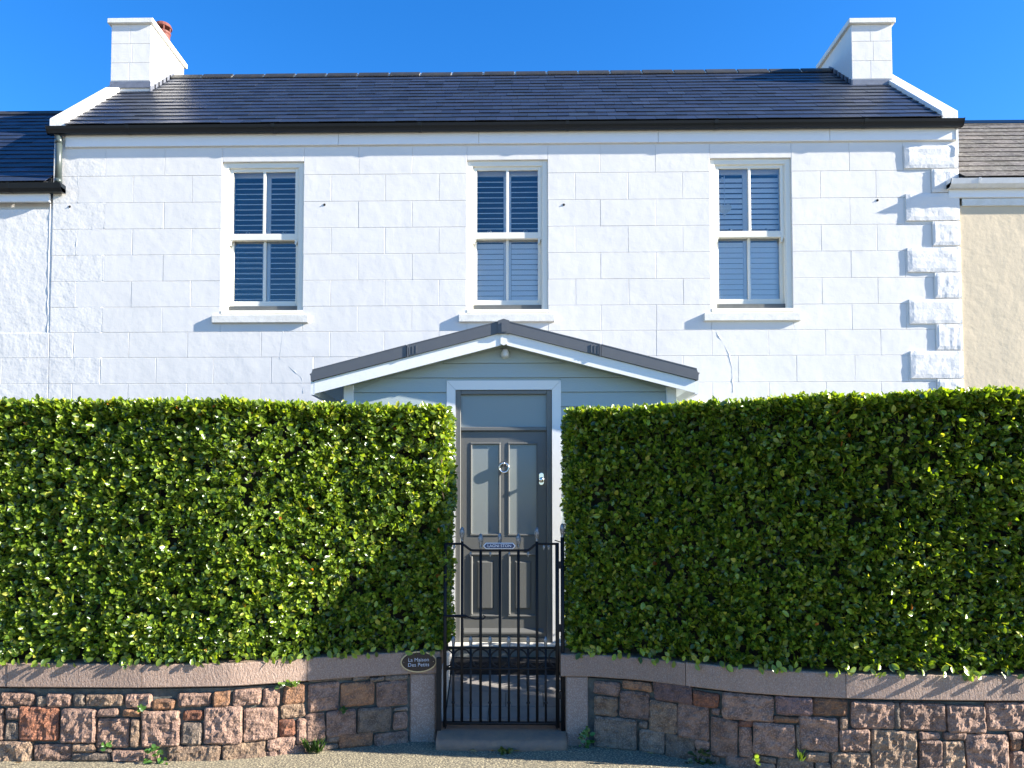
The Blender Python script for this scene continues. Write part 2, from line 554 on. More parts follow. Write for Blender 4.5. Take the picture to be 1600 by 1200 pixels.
for r in range(len(zr) - 1):
    z1, z0 = zr[r], zr[r + 1]
    if r < 7:
        for nm, xa, xb in piers:
            xs = [xa] + J[nm + str(r % 2)] + [xb]
            for i in range(len(xs) - 1):
                block(xs[i], xs[i + 1], z0, z1, 'rough_render' if (nm == 'A' and i == 0) else 'render')
    else:
        xs = [XL, -5.69, -4.96, -4.19, -3.233, -2.34, -1.64, -.93, -.2, .5, 1.16, 1.86, 2.57, 3.29, 4.01, 4.71, 5.4, XR] if r % 2 else \
             [XL, -5.33, -4.6, -3.85, -3.1, -2.55, -1.98, -1.28, -.6, .1, .8, 1.51, 2.2, 2.9, 3.64, 4.38, 5.05, XR]
        for i in range(len(xs) - 1):
            block(xs[i], xs[i + 1], z0, z1, 'rough_render' if i == 0 else 'render')
for xa, xb in WIN:
    block(xa, xb, WZ1, zr[0])
    block(xa, xb, zr[7], 4.33)

# plaster ridges left by old repairs
def ridge(pts, rr, seed):
    rnd = random.Random(seed)
    P = []
    for (xa, za), (xb, zb) in zip(pts[:-1], pts[1:]):
        n = max(2, int(math.hypot(xb - xa, zb - za) / .03))
        for i in range(n):
            t = i / n
            P.append((xa + (xb - xa) * t + .010 * noise.noise((za * 9 + t * 6, seed, 1)), F + .0085 + rnd.uniform(-.001, .001), za + (zb - za) * t + .008 * noise.noise((xa * 9 + t * 6, seed, 7))))
    P.append((pts[-1][0], F + .0085, pts[-1][1]))
    n = len(P)
    MB().tube(P, [rr * (1.0 + .4 * noise.noise((i * .25, seed, 3))) for i in range(n)], 6).build('plaster_ridge', M['render'], house, smooth=True)


ridge([(-2.95, 4.22), (-2.97, 4.02), (-2.99, 3.85), (-2.84, 3.72), (-2.70, 3.60), (-2.68, 3.40)], .010, 1)
ridge([(2.62, 4.18), (2.70, 4.05), (2.78, 3.90), (2.82, 3.70), (2.83, 3.40)], .011, 2)
ridge([(-6.035, 5.9), (-6.04, 5.0), (-6.03, 4.3), (-6.04, 3.3)], .007, 3)
for k in range(1, 9):
    xx = -5.672 if k % 2 else -5.312
    ridge([(xx, zr[k]), (xx - .004, zr[k + 1])], .009, 10 + k)
    ridge([(-5.672, zr[k + 1]), (-5.5, zr[k + 1]), (-5.312, zr[k + 1])], .008, 30 + k)

# raised quoins on the right corner
qs = [(5.051, 5.735, 6.283, 6.575), (5.394, 5.735, 5.967, 6.269), (5.06, 5.735, 5.60, 5.95), (5.39, 5.735, 5.278, 5.588), (5.064, 5.735, 4.935, 5.25),
      (5.404, 5.735, 4.60, 4.925), (5.074, 5.735, 4.27, 4.585), (5.41, 5.735, 3.935, 4.26), (5.076, 5.735, 3.57, 3.92), (5.41, 5.735, 3.25, 3.56), (5.08, 5.735, 2.9, 3.24)]
for x0, x1, z0, z1 in qs:
    q = MB(); nx, nz = 12, 7
    sd = random.random() * 50
    for k in range(nz + 1):
        for i in range(nx + 1):
            u, v = i / nx, k / nz
            e = min(u * (x1 - x0), (1 - u) * (x1 - x0), v * (z1 - z0), (1 - v) * (z1 - z0))
            y = F - .025 + max(0, .010 - e) * .6 + .0045 * noise.noise((u * 5 + sd, v * 4, sd))
            x = x0 + u * (x1 - x0) + (.003 * noise.noise((sd, v * 3, 1)) if u in (0, 1) else 0)
            q.v.append((x, y, z0 + v * (z1 - z0) + (.003 * noise.noise((u * 3, sd, 5)) if v in (0, 1) else 0)))
    for k in range(nz):
        for i in range(nx):
            a = k * (nx + 1) + i
            q.f.append((a, a + 1, a + nx + 2, a + nx + 1))
    ring = [i for i in range(nx + 1)] + [k * (nx + 1) + nx for k in range(1, nz + 1)] + \
           [nz * (nx + 1) + i for i in range(nx - 1, -1, -1)] + [k * (nx + 1) for k in range(nz - 1, 0, -1)]
    n0 = len(q.v)
    q.v += [(q.v[i][0], F + .004, q.v[i][2]) for i in ring]
    for i in range(len(ring)):
        j = (i + 1) % len(ring)
        q.f.append((ring[i], n0 + i, n0 + j, ring[j]))
    q.build('quoin', M['quoin'], house)

# eaves: fascia boards, gutter
xj = [-5.84, -2.25, -0.42, 1.9, 4.1, XR - .005]
for i in range(5):
    MB().box(xj[i] + .002, xj[i + 1] - .002, F - .028, F + .01, 6.645, 6.80, .004).build('fascia_board', M['trim'], house)
MB().box(XR - .032, XR - .002, F - .036, F - .03, 6.45, 6.79).build('end_board', M['trim'], house)
g = MB()
g.prism([(3.49, 6.80), (3.42, 6.785), (3.395, 6.79), (3.385, 6.815), (3.368, 6.84), (3.358, 6.872), (3.366, 6.872), (3.40, 6.82), (3.47, 6.82), (3.49, 6.872)], 'x', -6.03, 5.755)
for x, wd_ in [(-6.035, .008), (5.752, .008)] + [(xx, .045) for xx in (-5.0, -3.1, -1.2, .7, 2.6, 4.5)]:
    g.prism([(3.49, 6.797), (3.42, 6.781), (3.391, 6.786), (3.380, 6.813), (3.362, 6.838), (3.352, 6.876), (3.49, 6.876)], 'x', x, x + wd_)
g.build('gutter', M['gutter'], house)
dp = MB()
dp.tube([(-5.895, 3.43, 6.76), (-5.895, 3.435, 6.16)], .042, 12)
dp.tube([(-5.895, 3.43, 6.74), (-5.895, 3.43, 6.67)], .048, 12)
dp.tube([(-5.895, 3.435, 6.2), (-5.895, 3.435, 6.15)], .048, 12)
dp.build('downpipe', M['pipe'], house, smooth=True)

# roof
rf = MB()
rf.prism([(3.40, rz(3.40) - .10), (3.40, rz(3.40) - .02), (yr, rz(yr) - .02), (7.5, rz(3.40) - .02), (7.5, rz(3.40) - .10), (yr, rz(yr) - .14)], 'x', XL + .03, XR - .03)
roof = rf.build('roof', M['deck'], house)


def slates(parent, X0, X1, y0, z0, y1, z1, wd, expo, mat_, limit, th=.007, var=.3, seed=1, jig=.004, tone=(1, 1, 1)):
    rnd = random.Random(seed)
    Ls = math.hypot(y1 - y0, z1 - z0)
    ty, tz = (y1 - y0) / Ls, (z1 - z0) / Ls
    ny, nz = -tz, ty
    rows = int(Ls / expo + .5)
    cnt = 0
    rest = MB(); rest_c = []
    for r in range(rows):
        off = (r % 2) * wd / 2 + rnd.uniform(-.02, .02)
        x = X0 - off
        while x < X1 - .01:
            ww = wd * rnd.uniform(.93, 1.07)
            a, c_ = max(x, X0), min(x + ww, X1)
            x += ww
            if c_ - a < .03: continue
            s0 = r * expo - rnd.uniform(0, jig * 1.5); s1 = min(Ls, (r + 1) * expo + .05)
            h0 = .012 + th + rnd.uniform(-.002, .003); h1 = .006
            k0, k1 = rnd.uniform(-jig, jig) * .6, rnd.uniform(-jig, jig) * .6
            vs = []
            for (xx, ss, hh) in ((a + .0015, s0 + k0, h0 - th), (c_ - .0015, s0 + k1, h0 - th), (c_ - .0015, s1, h1 - th), (a + .0015, s1, h1 - th),
                                 (a + .0015, s0 + k0, h0), (c_ - .0015, s0 + k1, h0), (c_ - .0015, s1, h1), (a + .0015, s1, h1)):
                vs.append((xx, y0 + ty * ss + ny * hh, z0 + tz * ss + nz * hh))
            fs = [(4, 5, 6, 7), (0, 1, 5, 4), (1, 2, 6, 5), (3, 0, 4, 7)]
            v = 1 + rnd.uniform(-var, var) + (rnd.random() < .05) * .5
            t = [tone[0] * v * rnd.uniform(.95, 1.05), tone[1] * v, tone[2] * v * rnd.uniform(.93, 1.1)]
            if cnt < limit:
                q = MB().add(vs, fs)
                o = q.build('slate', mat_, parent)
                set_tint(o.data, [t] * len(o.data.polygons))
                cnt += 1
            else:
                rest.add(vs, fs); rest_c += [t] * 4
    if rest.v:
        o = rest.build('slate', mat_, parent, kind='stuff')
        set_tint(o.data, rest_c)


slates(roof, -5.80, 5.50, 3.37, rz(3.37), yr, rz(yr), .255, .19, M['slate'], 285, seed=3)

# ridge
mo = MB()
mo.prism([(yr - .105, rz(yr) - .06), (yr, rz(yr) + .036), (yr + .105, rz(yr) - .06)], 'x', -5.35, 5.02)
mo.build('ridge_mortar', M['mortar'], roof)
rt = MB()
LR = .492
prof = [(yr - .125, rz(yr) - .075), (yr - .11, rz(yr) - .045), (yr - .02, rz(yr) + .04), (yr + .02, rz(yr) + .04), (yr + .11, rz(yr) - .045), (yr + .125, rz(yr) - .075), (yr, rz(yr) + .0)]
rt.prism([(a - yr, c - rz(yr)) for a, c in prof], 'x', -LR / 2 + .016, LR / 2 - .016)
rt_me = rt.mesh('ridge_tile', M['ridge'])
k = 0
x = -5.35 + LR / 2
while x < 5.05:
    inst('ridge_tile', rt_me, roof, (x, yr + random.uniform(-.004, .004), rz(yr) + random.uniform(-.003, .004)))
    x += LR

# verge copings
for xa, xb, xi in ((-6.015, -5.80, 1), (5.49, 5.70, 0)):
    q = MB()
    y0, y1 = 3.405, 5.2
    q.prism([(y0, rz(y0) - .05), (y0, rz(y0) + .075), (y1, rz(y1) + .085), (y1, rz(y1) - .05)], 'x', xa, xb)
    q.build('verge_coping', M['verge'], roof, bevel=.01)


# chimneys
def chimney(x0, x1, zb, zt, mirror):
    y0, y1 = 4.75, 5.88
    c = MB().box(x0, x1, y0, y1, zb - .35, zt - .07)
    ch = c.build('chimney', M['render'], house)
    MB().box(x0 - .045, x1 + .04, y0 - .05, y1 + .05, zt - .072, zt, .006).build('cap', M['trim_old'], ch, bevel=.006)
    xs0 = [x0, (x0 + x1) / 2, x1]
    hz = [zb - .02, zb + .25, zb + .54, zt - .075]
    for r in range(3):
        xs = [x0, (x0 + x1) / 2 + (.02 if r % 2 else -.02), x1]
        for i in range(2):
            MB().box(xs[i] + .001, xs[i + 1] - .001, y0 - .006, y0 + .01, hz[r] + .001, hz[r + 1] - .001, .004).build('render_block', M['render'], ch)
    fl = MB()
    fl.box(x0 + .0, x1 + (.012 if not mirror else .012), y0 - .022, y0 - .002, zb - .135, zb - .04)
    fl.build('flashing', M['lead'], ch)
    xi = x1 if not mirror else x0
    s = 1 if not mirror else -1
    f2 = MB()
    n = 6
    for i in range(n):
        ya = y0 + (yr - y0) * i / n; yb = y0 + (yr - y0) * (i + 1) / n + .02
        f2.prism([(ya - .02, rz(ya) - .03), (ya - .02, rz(ya) + .075), (yb, rz(yb) + .075), (yb, rz(yb) - .03)], 'x', *sorted((xi + s * .001 + s * .0015 * (i % 2), xi + s * .014)))
    f2.build('flashing', M['lead'], ch)
    return ch


chL = chimney(-5.94, -5.346, 8.265, 9.172, False)
chR = chimney(4.97, 5.555, 8.185, 9.05, True)
pot = MB()
px, py = -5.545, 5.55
pot.lathe([(.13, -.01), (.13, .02), (.11, .05), (.105, .26), (.118, .28), (.118, .305), (.09, .31)], px, py, 9.17, 16)
po = pot.build('chimney_pot', M['pot'], chL, smooth=False)
cw = MB()
cw.lathe([(.135, .37), (.14, .385), (.115, .43), (.055, .465), (.02, .48)], px, py, 9.17, 16)
for a in range(6):
    aa = a * math.pi / 3
    cw.tube([(px + .108 * math.cos(aa), py + .108 * math.sin(aa), 9.17 + .30), (px + .118 * math.cos(aa), py + .118 * math.sin(aa), 9.17 + .385)], .012, 6)
cw.build('chimney_cowl', M['pot'], chL)

# little vents / fixings on the wall
for x, z in ((-5.774, 5.862), (-2.428, 5.864), (.681, 5.843), (4.704, 5.873)):
    MB().lathe([(.016, .0), (.016, .004), (.007, .005), (.006, .010)], x, F, z, 10, 'y').build('wall_fixing', M['dark'], house)

# ------------------------------------------------------------------ sash windows
slat_me = {}


def slat_mesh(L):
    k = round(L, 3)
    if k not in slat_me:
        q = MB()
        q.prism([(-.034, -.004), (-.02, -.0055), (.02, -.0055), (.034, -.003), (.034, .003), (.02, .0055), (-.02, .0055), (-.034, .004)], 'x', -L / 2, L / 2)
        slat_me[k] = q.mesh('slat', M['shutter'])
    return slat_me[k]


def window(xa, xb, tilts, label):
    """tilts: (upper left, upper right, lower left, lower right) in degrees"""
    z0, z1 = WZ0, WZ1
    cx = (xa + xb) / 2
    fr = MB()
    YF = F + .028
    fr.box(xa, xa + .068, YF, F + .20, z0 + .045, z1, .004)
    fr.box(xb - .068, xb, YF, F + .20, z0 + .045, z1, .004)
    fr.box(xa + .066, xb - .066, YF + .001, F + .20, z1 - .07, z1, .004)
    # staff beads
    fr.box(xa + .068, xa + .082, YF + .012, F + .19, z0 + .045, z1 - .07)
    fr.box(xb - .082, xb - .068, YF + .012, F + .19, z0 + .045, z1 - .07)
    wo = fr.build('window', M['window'], house)
    MB().box(xa + .001, xb - .001, F - .004, F + .22, z0, z0 + .046, .006).build('sill_board', M['window'], wo)
    MB().box(xa + .07, xb - .07, F + .060, F + .18, z0 + .045, z0 + .118).build('vent_strip', M['sillgrey'], wo)
    s = MB()
    s.box(xa - .10, xb + .085, F - .044, F + .012, 4.312, 4.415, .006)
    s.box(xa + .001, xb - .001, F + .010, F + .1, 4.331, 4.433)
    s.build('sill', M['sillstone'], wo, bevel=.005)
    a, b_ = xa + .082, xb - .082
    zm = 5.465

    def sash(ya, yb, za, zb, bot, top, horns):
        q = MB()
        st = .045
        q.box(a, a + st, ya, yb, za, zb, .004)
        q.box(b_ - st, b_, ya, yb, za, zb, .004)
        q.box(a + st - .001, b_ - st + .001, ya + .001, yb, za, za + bot, .004)
        q.box(a + st - .001, b_ - st + .001, ya + .001, yb, zb - top, zb, .004)
        q.box(cx - .017, cx + .017, ya + .004, yb - .006, za + bot - .002, zb - top + .002, .004)
        if horns:
            for xx in (a, b_ - st):
                q.prism([(xx, za + .001), (xx, za - .05), (xx + .018, za - .065), (xx + .026, za - .03), (xx + st, za + .001)], 'y', ya + .004, yb - .004)
        so = q.build('sash', M['window'], wo)
        ym = (ya + yb) / 2
        for (x0_, x1_) in ((a + st - .004, cx - .013), (cx + .013, b_ - st + .004)):
            MB().box(x0_, x1_, ym - .003, ym + .003, za + bot - .004, zb - top + .004).build('pane', M['glass'], wo)
        return so
    sash(F + .052, F + .098, zm - .045, z1 - .065, .085, .05, True)
    sash(F + .104, F + .150, z0 + .118, zm + .035, .075, .075, False)
    # plantation shutters
    ys = F + .19
    sections = [(zm + .10, z1 - .12, 0), (z0 + .20, zm - .06, 2)]
    half = (b_ - a) / 2 + .03
    for side in (0, 1):
        xl = a - .03 + side * half
        xr = xl + half
        p = MB()
        p.box(xl, xl + .05, ys - .014, ys + .014, z0 + .1, z1 - .05, .003)
        p.box(xr - .05, xr - .001, ys - .014, ys + .014, z0 + .1, z1 - .05, .003)
        p.box(xl + .05, xr - .05, ys - .013, ys + .013, z1 - .14, z1 - .05)
        p.box(xl + .05, xr - .05, ys - .013, ys + .013, zm - .045, zm + .065)
        p.box(xl + .05, xr - .05, ys - .013, ys + .013, z0 + .1, z0 + .20)
        po_ = p.build('shutter', M['shutter'], wo)
        for zs, ze, ti in sections:
            t = tilts[ti + side]
            n = int((ze - zs) / .0695)
            me = slat_mesh(half - .106)
            for i in range(n):
                inst('slat', me, wo, ((xl + xr) / 2, ys, zs + .035 + i * .0695), (math.radians(t + random.uniform(-1.5, 1.5)), 0, 0))
        q = MB()
        q.tube([((xl + xr) / 2 - .03, ys - .045, zm + .078), ((xl + xr) / 2, ys - .05, zm + .095), ((xl + xr) / 2 + .03, ys - .045, zm + .08)], .008, 6)
        q.tube([((xl + xr) / 2, ys - .05, zm + .072), ((xl + xr) / 2, ys - .05, zm + .092)], .012, 6)
        q.build('sash_catch', M['chrome'], wo)
    MB().box(xa - .1, xb + .1, F + .9, F + .92, z0 - .1, z1 + .1).build('room_dark_sheet', M['room'], wo)  # dark sheet standing in for the unlit room
    wo['label'] = label
    return wo


window(*WIN[0], (23, 23, 2, 17), 'sash window on the left with open dark shutters')
window(*WIN[1], (21, 21, 74, 74), 'sash window in the middle above the porch roof with lower shutters closed')
window(*WIN[2], (64, 64, 78, 78), 'sash window on the right with closed shutters')

# heart hanging in the right-hand window
ht = empty('hanging_heart', (2.78, F + .18, 5.86), 'pale wooden heart hanging on a cord inside the right-hand sash window', 'ornament')
q = MB()
pts = []
for i in range(28):
    t = 2 * math.pi * i / 28
    pts.append((2.80 + .0056 * 16 * math.sin(t) ** 3, 5.84 + .0056 * (13 * math.cos(t) - 5 * math.cos(2 * t) - 2 * math.cos(3 * t) - math.cos(4 * t))))
q.prism(pts, 'y', F + .172, F + .186)
q.build('heart', M['heart'], ht)
q = MB()
q.tube([(2.80, F + .18, 5.87), (2.80, F + .18, 6.30)], .005, 5)
q.tube([(2.775, F + .18, 6.20), (2.775, F + .18, 6.26)], .014, 8)
q.build('cord', M['plate_white'], ht)


# ------------------------------------------------------------------ neighbouring houses
def neighbour(name, label, xa, xb, wallm, eave, ridge_y, ridge_z, slm, gm, seed, wd, expo, tone, xg0, xg1, xf0, xf1, slx):
    h = empty(name, ((xa + xb) / 2, F, 0), label, 'house')
    q = MB()
    q.box(xa, xb, F + .006, 7.4, -.1, eave - .3)
    q.prism([(F + .1, eave - .31), (F + .1, eave - .12), (ridge_y, ridge_z - .25), (7.9, eave - .12), (7.9, eave - .31)], 'x', xa, xb)
    q.build('wall', wallm, h)
    s = (ridge_z - eave) / (ridge_y - 3.36)
    q = MB()
    q.prism([(3.40, eave - .03), (3.40, eave + .02), (ridge_y, ridge_z - .02), (ridge_y, ridge_z - .1)], 'x', slx[0], slx[1])
    q.prism([(ridge_y + .001, ridge_z - .1), (ridge_y + .001, ridge_z - .02), (8.2, eave), (8.2, eave - .08)], 'x', slx[0], slx[1])
    r = q.build('roof', M['deck'], h)
    slates(r, slx[0], slx[1], 3.37, eave + .01, ridge_y, ridge_z, wd, expo, slm, 285, seed=seed, tone=tone, jig=.006)
    q = MB()
    q.prism([(ridge_y - .1, ridge_z - .05), (ridge_y, ridge_z + .05), (ridge_y + .1, ridge_z - .05)], 'x', slx[0], slx[1])
    q.build('ridge', M['ridge'] if slm is M['slate_left'] else M['gutter'], r)
    q = MB()
    q.prism([(3.49, eave - .10), (3.41, eave - .105), (3.37, eave - .07), (3.352, eave - .005), (3.36, eave - .005), (3.385, eave - .05), (3.49, eave - .05)], 'x', xg0, xg1)
    for x in (xg0, xg1 - .006, xg0 + .34 if xg0 > 0 else xg1 - .7):
        q.prism([(3.49, eave - .103), (3.41, eave - .11), (3.366, eave - .07), (3.346, eave + .0), (3.49, eave + .0)], 'x', x, x + (.03 if x not in (xg0, xg1 - .006) else .006))
    q.build('gutter', gm, h)
    MB().box(xf0, xf1, F - .03, F + .004, eave - .21, eave - .10, .004).build('fascia_board', M['trim'], h)
    return h


nl = neighbour('neighbouring_house', 'white rendered house adjoining on the left under a lower dark slate roof', -9.2, -6.003, M['rough_render'], 6.13, 5.9, 8.36,
               M['slate_left'], M['gutter'], 5, .25, .19, (1, 1, 1.1), -9.2, -5.825, -9.2, -6.03, (-9.2, -6.02))
nr = neighbour('neighbouring_house', 'cream rendered house adjoining on the right with a brown slate roof and white gutter', 5.745, 9.2, M['cream'], 6.10, 5.9, 8.07,
               M['slate_brown'], M['white_gutter'], 6, .30, .25, (1, 1, 1), 5.57, 9.2, 5.60, 9.2, (5.74, 9.2))
q = MB(); q.box(5.775, 9.2, F - .012, F + .004, 5.79, 5.885, .004); q.build('eaves_board', M['trim_old'], nr)
MB().box(-9.2, -6.0, F - .04, F - .03, 6.10, 6.135).build('eaves_flashing', M['trim_old'], nl)

for r_ in range(7, 11):
    xs = [-9.2, -8.4, -7.7, -6.98, -6.27, -6.004] if r_ % 2 else [-9.2, -8.75, -8.05, -7.34, -6.62, -6.004]
    for i in range(len(xs) - 1):
        block(xs[i], xs[i + 1], zr[r_ + 1], zr[r_], 'rough_render', nl)

# ------------------------------------------------------------------ porch
PY = 1.3
porch = empty('entrance_porch', (-.02, PY, .2), 'small gabled entrance porch in blue-grey boarding with a grey panelled front door', 'porch')
AX, AZ, SL = -.074, 3.733, .2537
EXL, EXR = -1.956, 1.81


def pz_top(x): return AZ - abs(x - AX) * SL


b = MB()
b.box(-1.645, 1.60, PY + .10, PY + .16, 3.10, 3.2)
b.box(-1.645, -.56, PY + .012, PY + .14, .2, 3.19)
b.box(.41, 1.60, PY + .012, PY + .14, .2, 3.19)
b.prism([(-1.645, 3.191), (1.60, 3.191), (1.60, pz_top(1.6) - .12), (AX, AZ - .12), (-1.645, pz_top(-1.645) - .12)], 'y', PY + .012, PY + .14)
b.box(-1.655, -1.60, PY + .14, F - .002, .2, 3.2)
b.box(1.555, 1.61, PY + .14, F - .002, .2, 3.2)
b.build('wall', M['clad'], porch)
# cladding boards
zs = [.62 + i * .1452 for i in range(21)]
for i, z in enumerate(zs):
    z1 = z + .1452
    segs = [(-1.57, -.645), (.493, 1.53)] if z1 < 3.21 else [(-1.57, 1.53)]
    if z < 3.2 < z1 and z1 >= 3.21: segs = [(-1.57, -.645), (.493, 1.53)]
    for xa, xb in segs:
        lim = AZ - .20
        # clip the board under the roof
        def cl(zz):
            h = (lim - zz) / SL
            return AX - h, AX + h
        l0, r0 = cl(z); l1, r1 = cl(z1 - .004)
        a0, b0 = max(xa, l0), min(xb, r0)
        a1, b1 = max(xa, l1), min(xb, r1)
        if b0 - a0 < .05: continue
        if b1 <= a1: a1 = b1 = (a0 + b0) / 2; 
        q = MB()
        zt = z1 - .004 if b1 > a1 else lim - .01
        q.add([(a0, PY - .012, z), (b0, PY - .012, z), (b1, PY + .003, zt), (a1 - .0005, PY + .003, zt),
               (a0, PY + .012, z), (b0, PY + .012, z), (b1, PY + .012, zt), (a1 - .0005, PY + .012, zt)],
              [(0, 1, 2, 3), (4, 7, 6, 5), (0, 4, 5, 1), (1, 5, 6, 2), (2, 6, 7, 3), (3, 7, 4, 0)])
        q.build('board', M['clad'], porch)
# side boards on the visible flanks
for i, z in enumerate(zs[:18]):
    for xx, s in ((-1.655, -1), (1.61, 1)):
        q = MB()
        q.prism([(xx, z + .141), (xx, z), (xx + s * .014, z), (xx + s * .003, z + .141)], 'y', PY + .05, F - .01)
        q.build('board', M['clad'], porch)
for xa, xb in ((-1.67, -1.572), (1.532, 1.63)):
    MB().box(xa, xb, PY - .022, PY + .05, .2, pz_top(xa if xa < 0 else xb) - .17, .003).build('corner_board', M['trim'], porch)
# architrave (three mitred boards)
q = MB(); q.prism([(-.643, .60), (-.555, .60), (-.555, 3.108), (-.643, 3.2)], 'y', PY - .014, PY + .02); q.build('architrave', M['trim'], porch)
q = MB(); q.prism([(.492, .60), (.403, .60), (.403, 3.108), (.492, 3.2)], 'y', PY - .014, PY + .02); q.build('architrave', M['trim'], porch)
q = MB(); q.prism([(-.642, 3.2025), (.491, 3.2025), (.402, 3.1105), (-.554, 3.1105)], 'y', PY - .013, PY + .02); q.build('architrave', M['trim'], porch)
# door frame
q = MB()
q.box(-.554, -.502, PY - .004, PY + .12, .62, 3.108, .004)
q.box(.350, .402, PY - .004, PY + .12, .62, 3.108, .006)
q.box(-.503, .351, PY - .003, PY + .12, 3.064, 3.107, .006)
q.box(-.503, .351, PY + .005, PY + .12, 2.703, 2.742, .006)
q.box(-.503, .351, PY + .012, PY + .14, .62, .662, .006)
q.build('door_frame', M['door'], porch)
MB().box(-.502, .350, PY + .030, PY + .040, 2.742, 3.064).build('fanlight', M['door_glass'], porch)
MB().box(-.60, .45, PY + .16, PY + .18, .62, 3.1).build('hall_dark_sheet', M['room'], porch)  # dark sheet in place of the unlit hall behind the door
MB().box(-.65, .50, PY - .14, PY + .10, .575, .618, .008).build('threshold', M['sillstone'], porch, bevel=.004)
MB().box(-.645, .495, PY - .12, PY + .10, .50, .574).build('step', M['step_grey'], porch)
MB().box(-.60, .47, PY - .36, PY - .121, .38, .497).build('step', M['mat_dark'], porch)
# the door
dx0, dx1, dz0, dz1 = -.499, .347, .664, 2.70
DY = PY + .034
gx = [(-.397, -.121), (-.024, .252)]
d = MB()
xs = [dx0, gx[0][0], gx[0][1], gx[1][0], gx[1][1], dx1]
for i in (0, 2, 4): d.box(xs[i], xs[i + 1], DY, DY + .045, dz0, dz1)
for i in (1, 3):
    d.box(xs[i], xs[i + 1], DY + .0005, DY + .045, dz0, .872)
    d.box(xs[i], xs[i + 1], DY + .0005, DY + .045, 1.478, 1.672)
    d.box(xs[i], xs[i + 1], DY + .0005, DY + .045, 2.577, dz1)
door = d.build('door', M['door'], porch)
door['label'] = 'grey front door with two tall glass panes'
for xa, xb in gx:
    MB().box(xa, xb, DY + .012, DY + .020, 1.672, 2.577).build('pane', M['door_glass'], door)
    q = MB(); c = .012
    for (x0, x1, z0, z1) in ((xa - .012, xb + .012, 1.660, 1.680), (xa - .012, xb + .012, 2.569, 2.589), (xa - .012, xa + .006, 1.680, 2.569), (xb - .006, xb + .012, 1.680, 2.569)):
        q.box(x0, x1, DY - .007, DY + .02, z0, z1, .005)
    q.build('glazing_bead', M['door'], door)
    q = MB()
    for (x0, x1, z0, z1) in ((xa - .012, xb + .012, .860, .885), (xa - .012, xb + .012, 1.465, 1.49), (xa - .012, xa + .014, .885, 1.465), (xb - .014, xb + .012, .885, 1.465)):
        q.box(x0, x1, DY - .012, DY + .02, z0, z1, .009)
    q.box(xa + .014, xb - .014, DY + .016, DY + .03, .885, 1.465)
    q.box(xa + .055, xb - .055, DY - .004, DY + .02, .935, 1.415, .018)
    q.build('panel', M['door'], door)
q = MB(); q.prism([(DY + .01, .70), (DY - .03, .70), (DY - .03, .715), (DY + .01, .765)], 'x', dx0 + .03, dx1 - .03); q.build('weather_bar', M['door'], door)
kn = MB()
pts = [(-.073 + .046 * math.cos(t), DY - .022, 2.335 + .046 * math.sin(t)) for t in [2 * math.pi * i / 20 for i in range(20)]]
kn.tube(pts, .011, 8, closed=True)
kn.lathe([(.03, 0), (.03, .006), (.016, .012), (.014, .03), (.006, .036)], -.073, DY, 2.378, 12, 'y')
kn.build('door_knocker', M['chrome'], door, smooth=True)
q = MB()
ol = [(.298 + .027 * math.cos(t), 2.225 + (.036 if math.sin(t) > 0 else -.036) + .027 * math.sin(t)) for t in [2 * math.pi * (i + .5) / 16 for i in range(16)]]
q.prism(ol, 'y', DY - .012, DY)
q.build('lock_plate', M['chrome'], door, bevel=.004)
q = MB(); q.lathe([(.016, 0), (.016, .03), (.026, .035), (.026, .05), (.012, .055)], .298, DY - .01, 2.215, 12, 'y'); q.build('door_knob', M['chrome'], door, smooth=True)
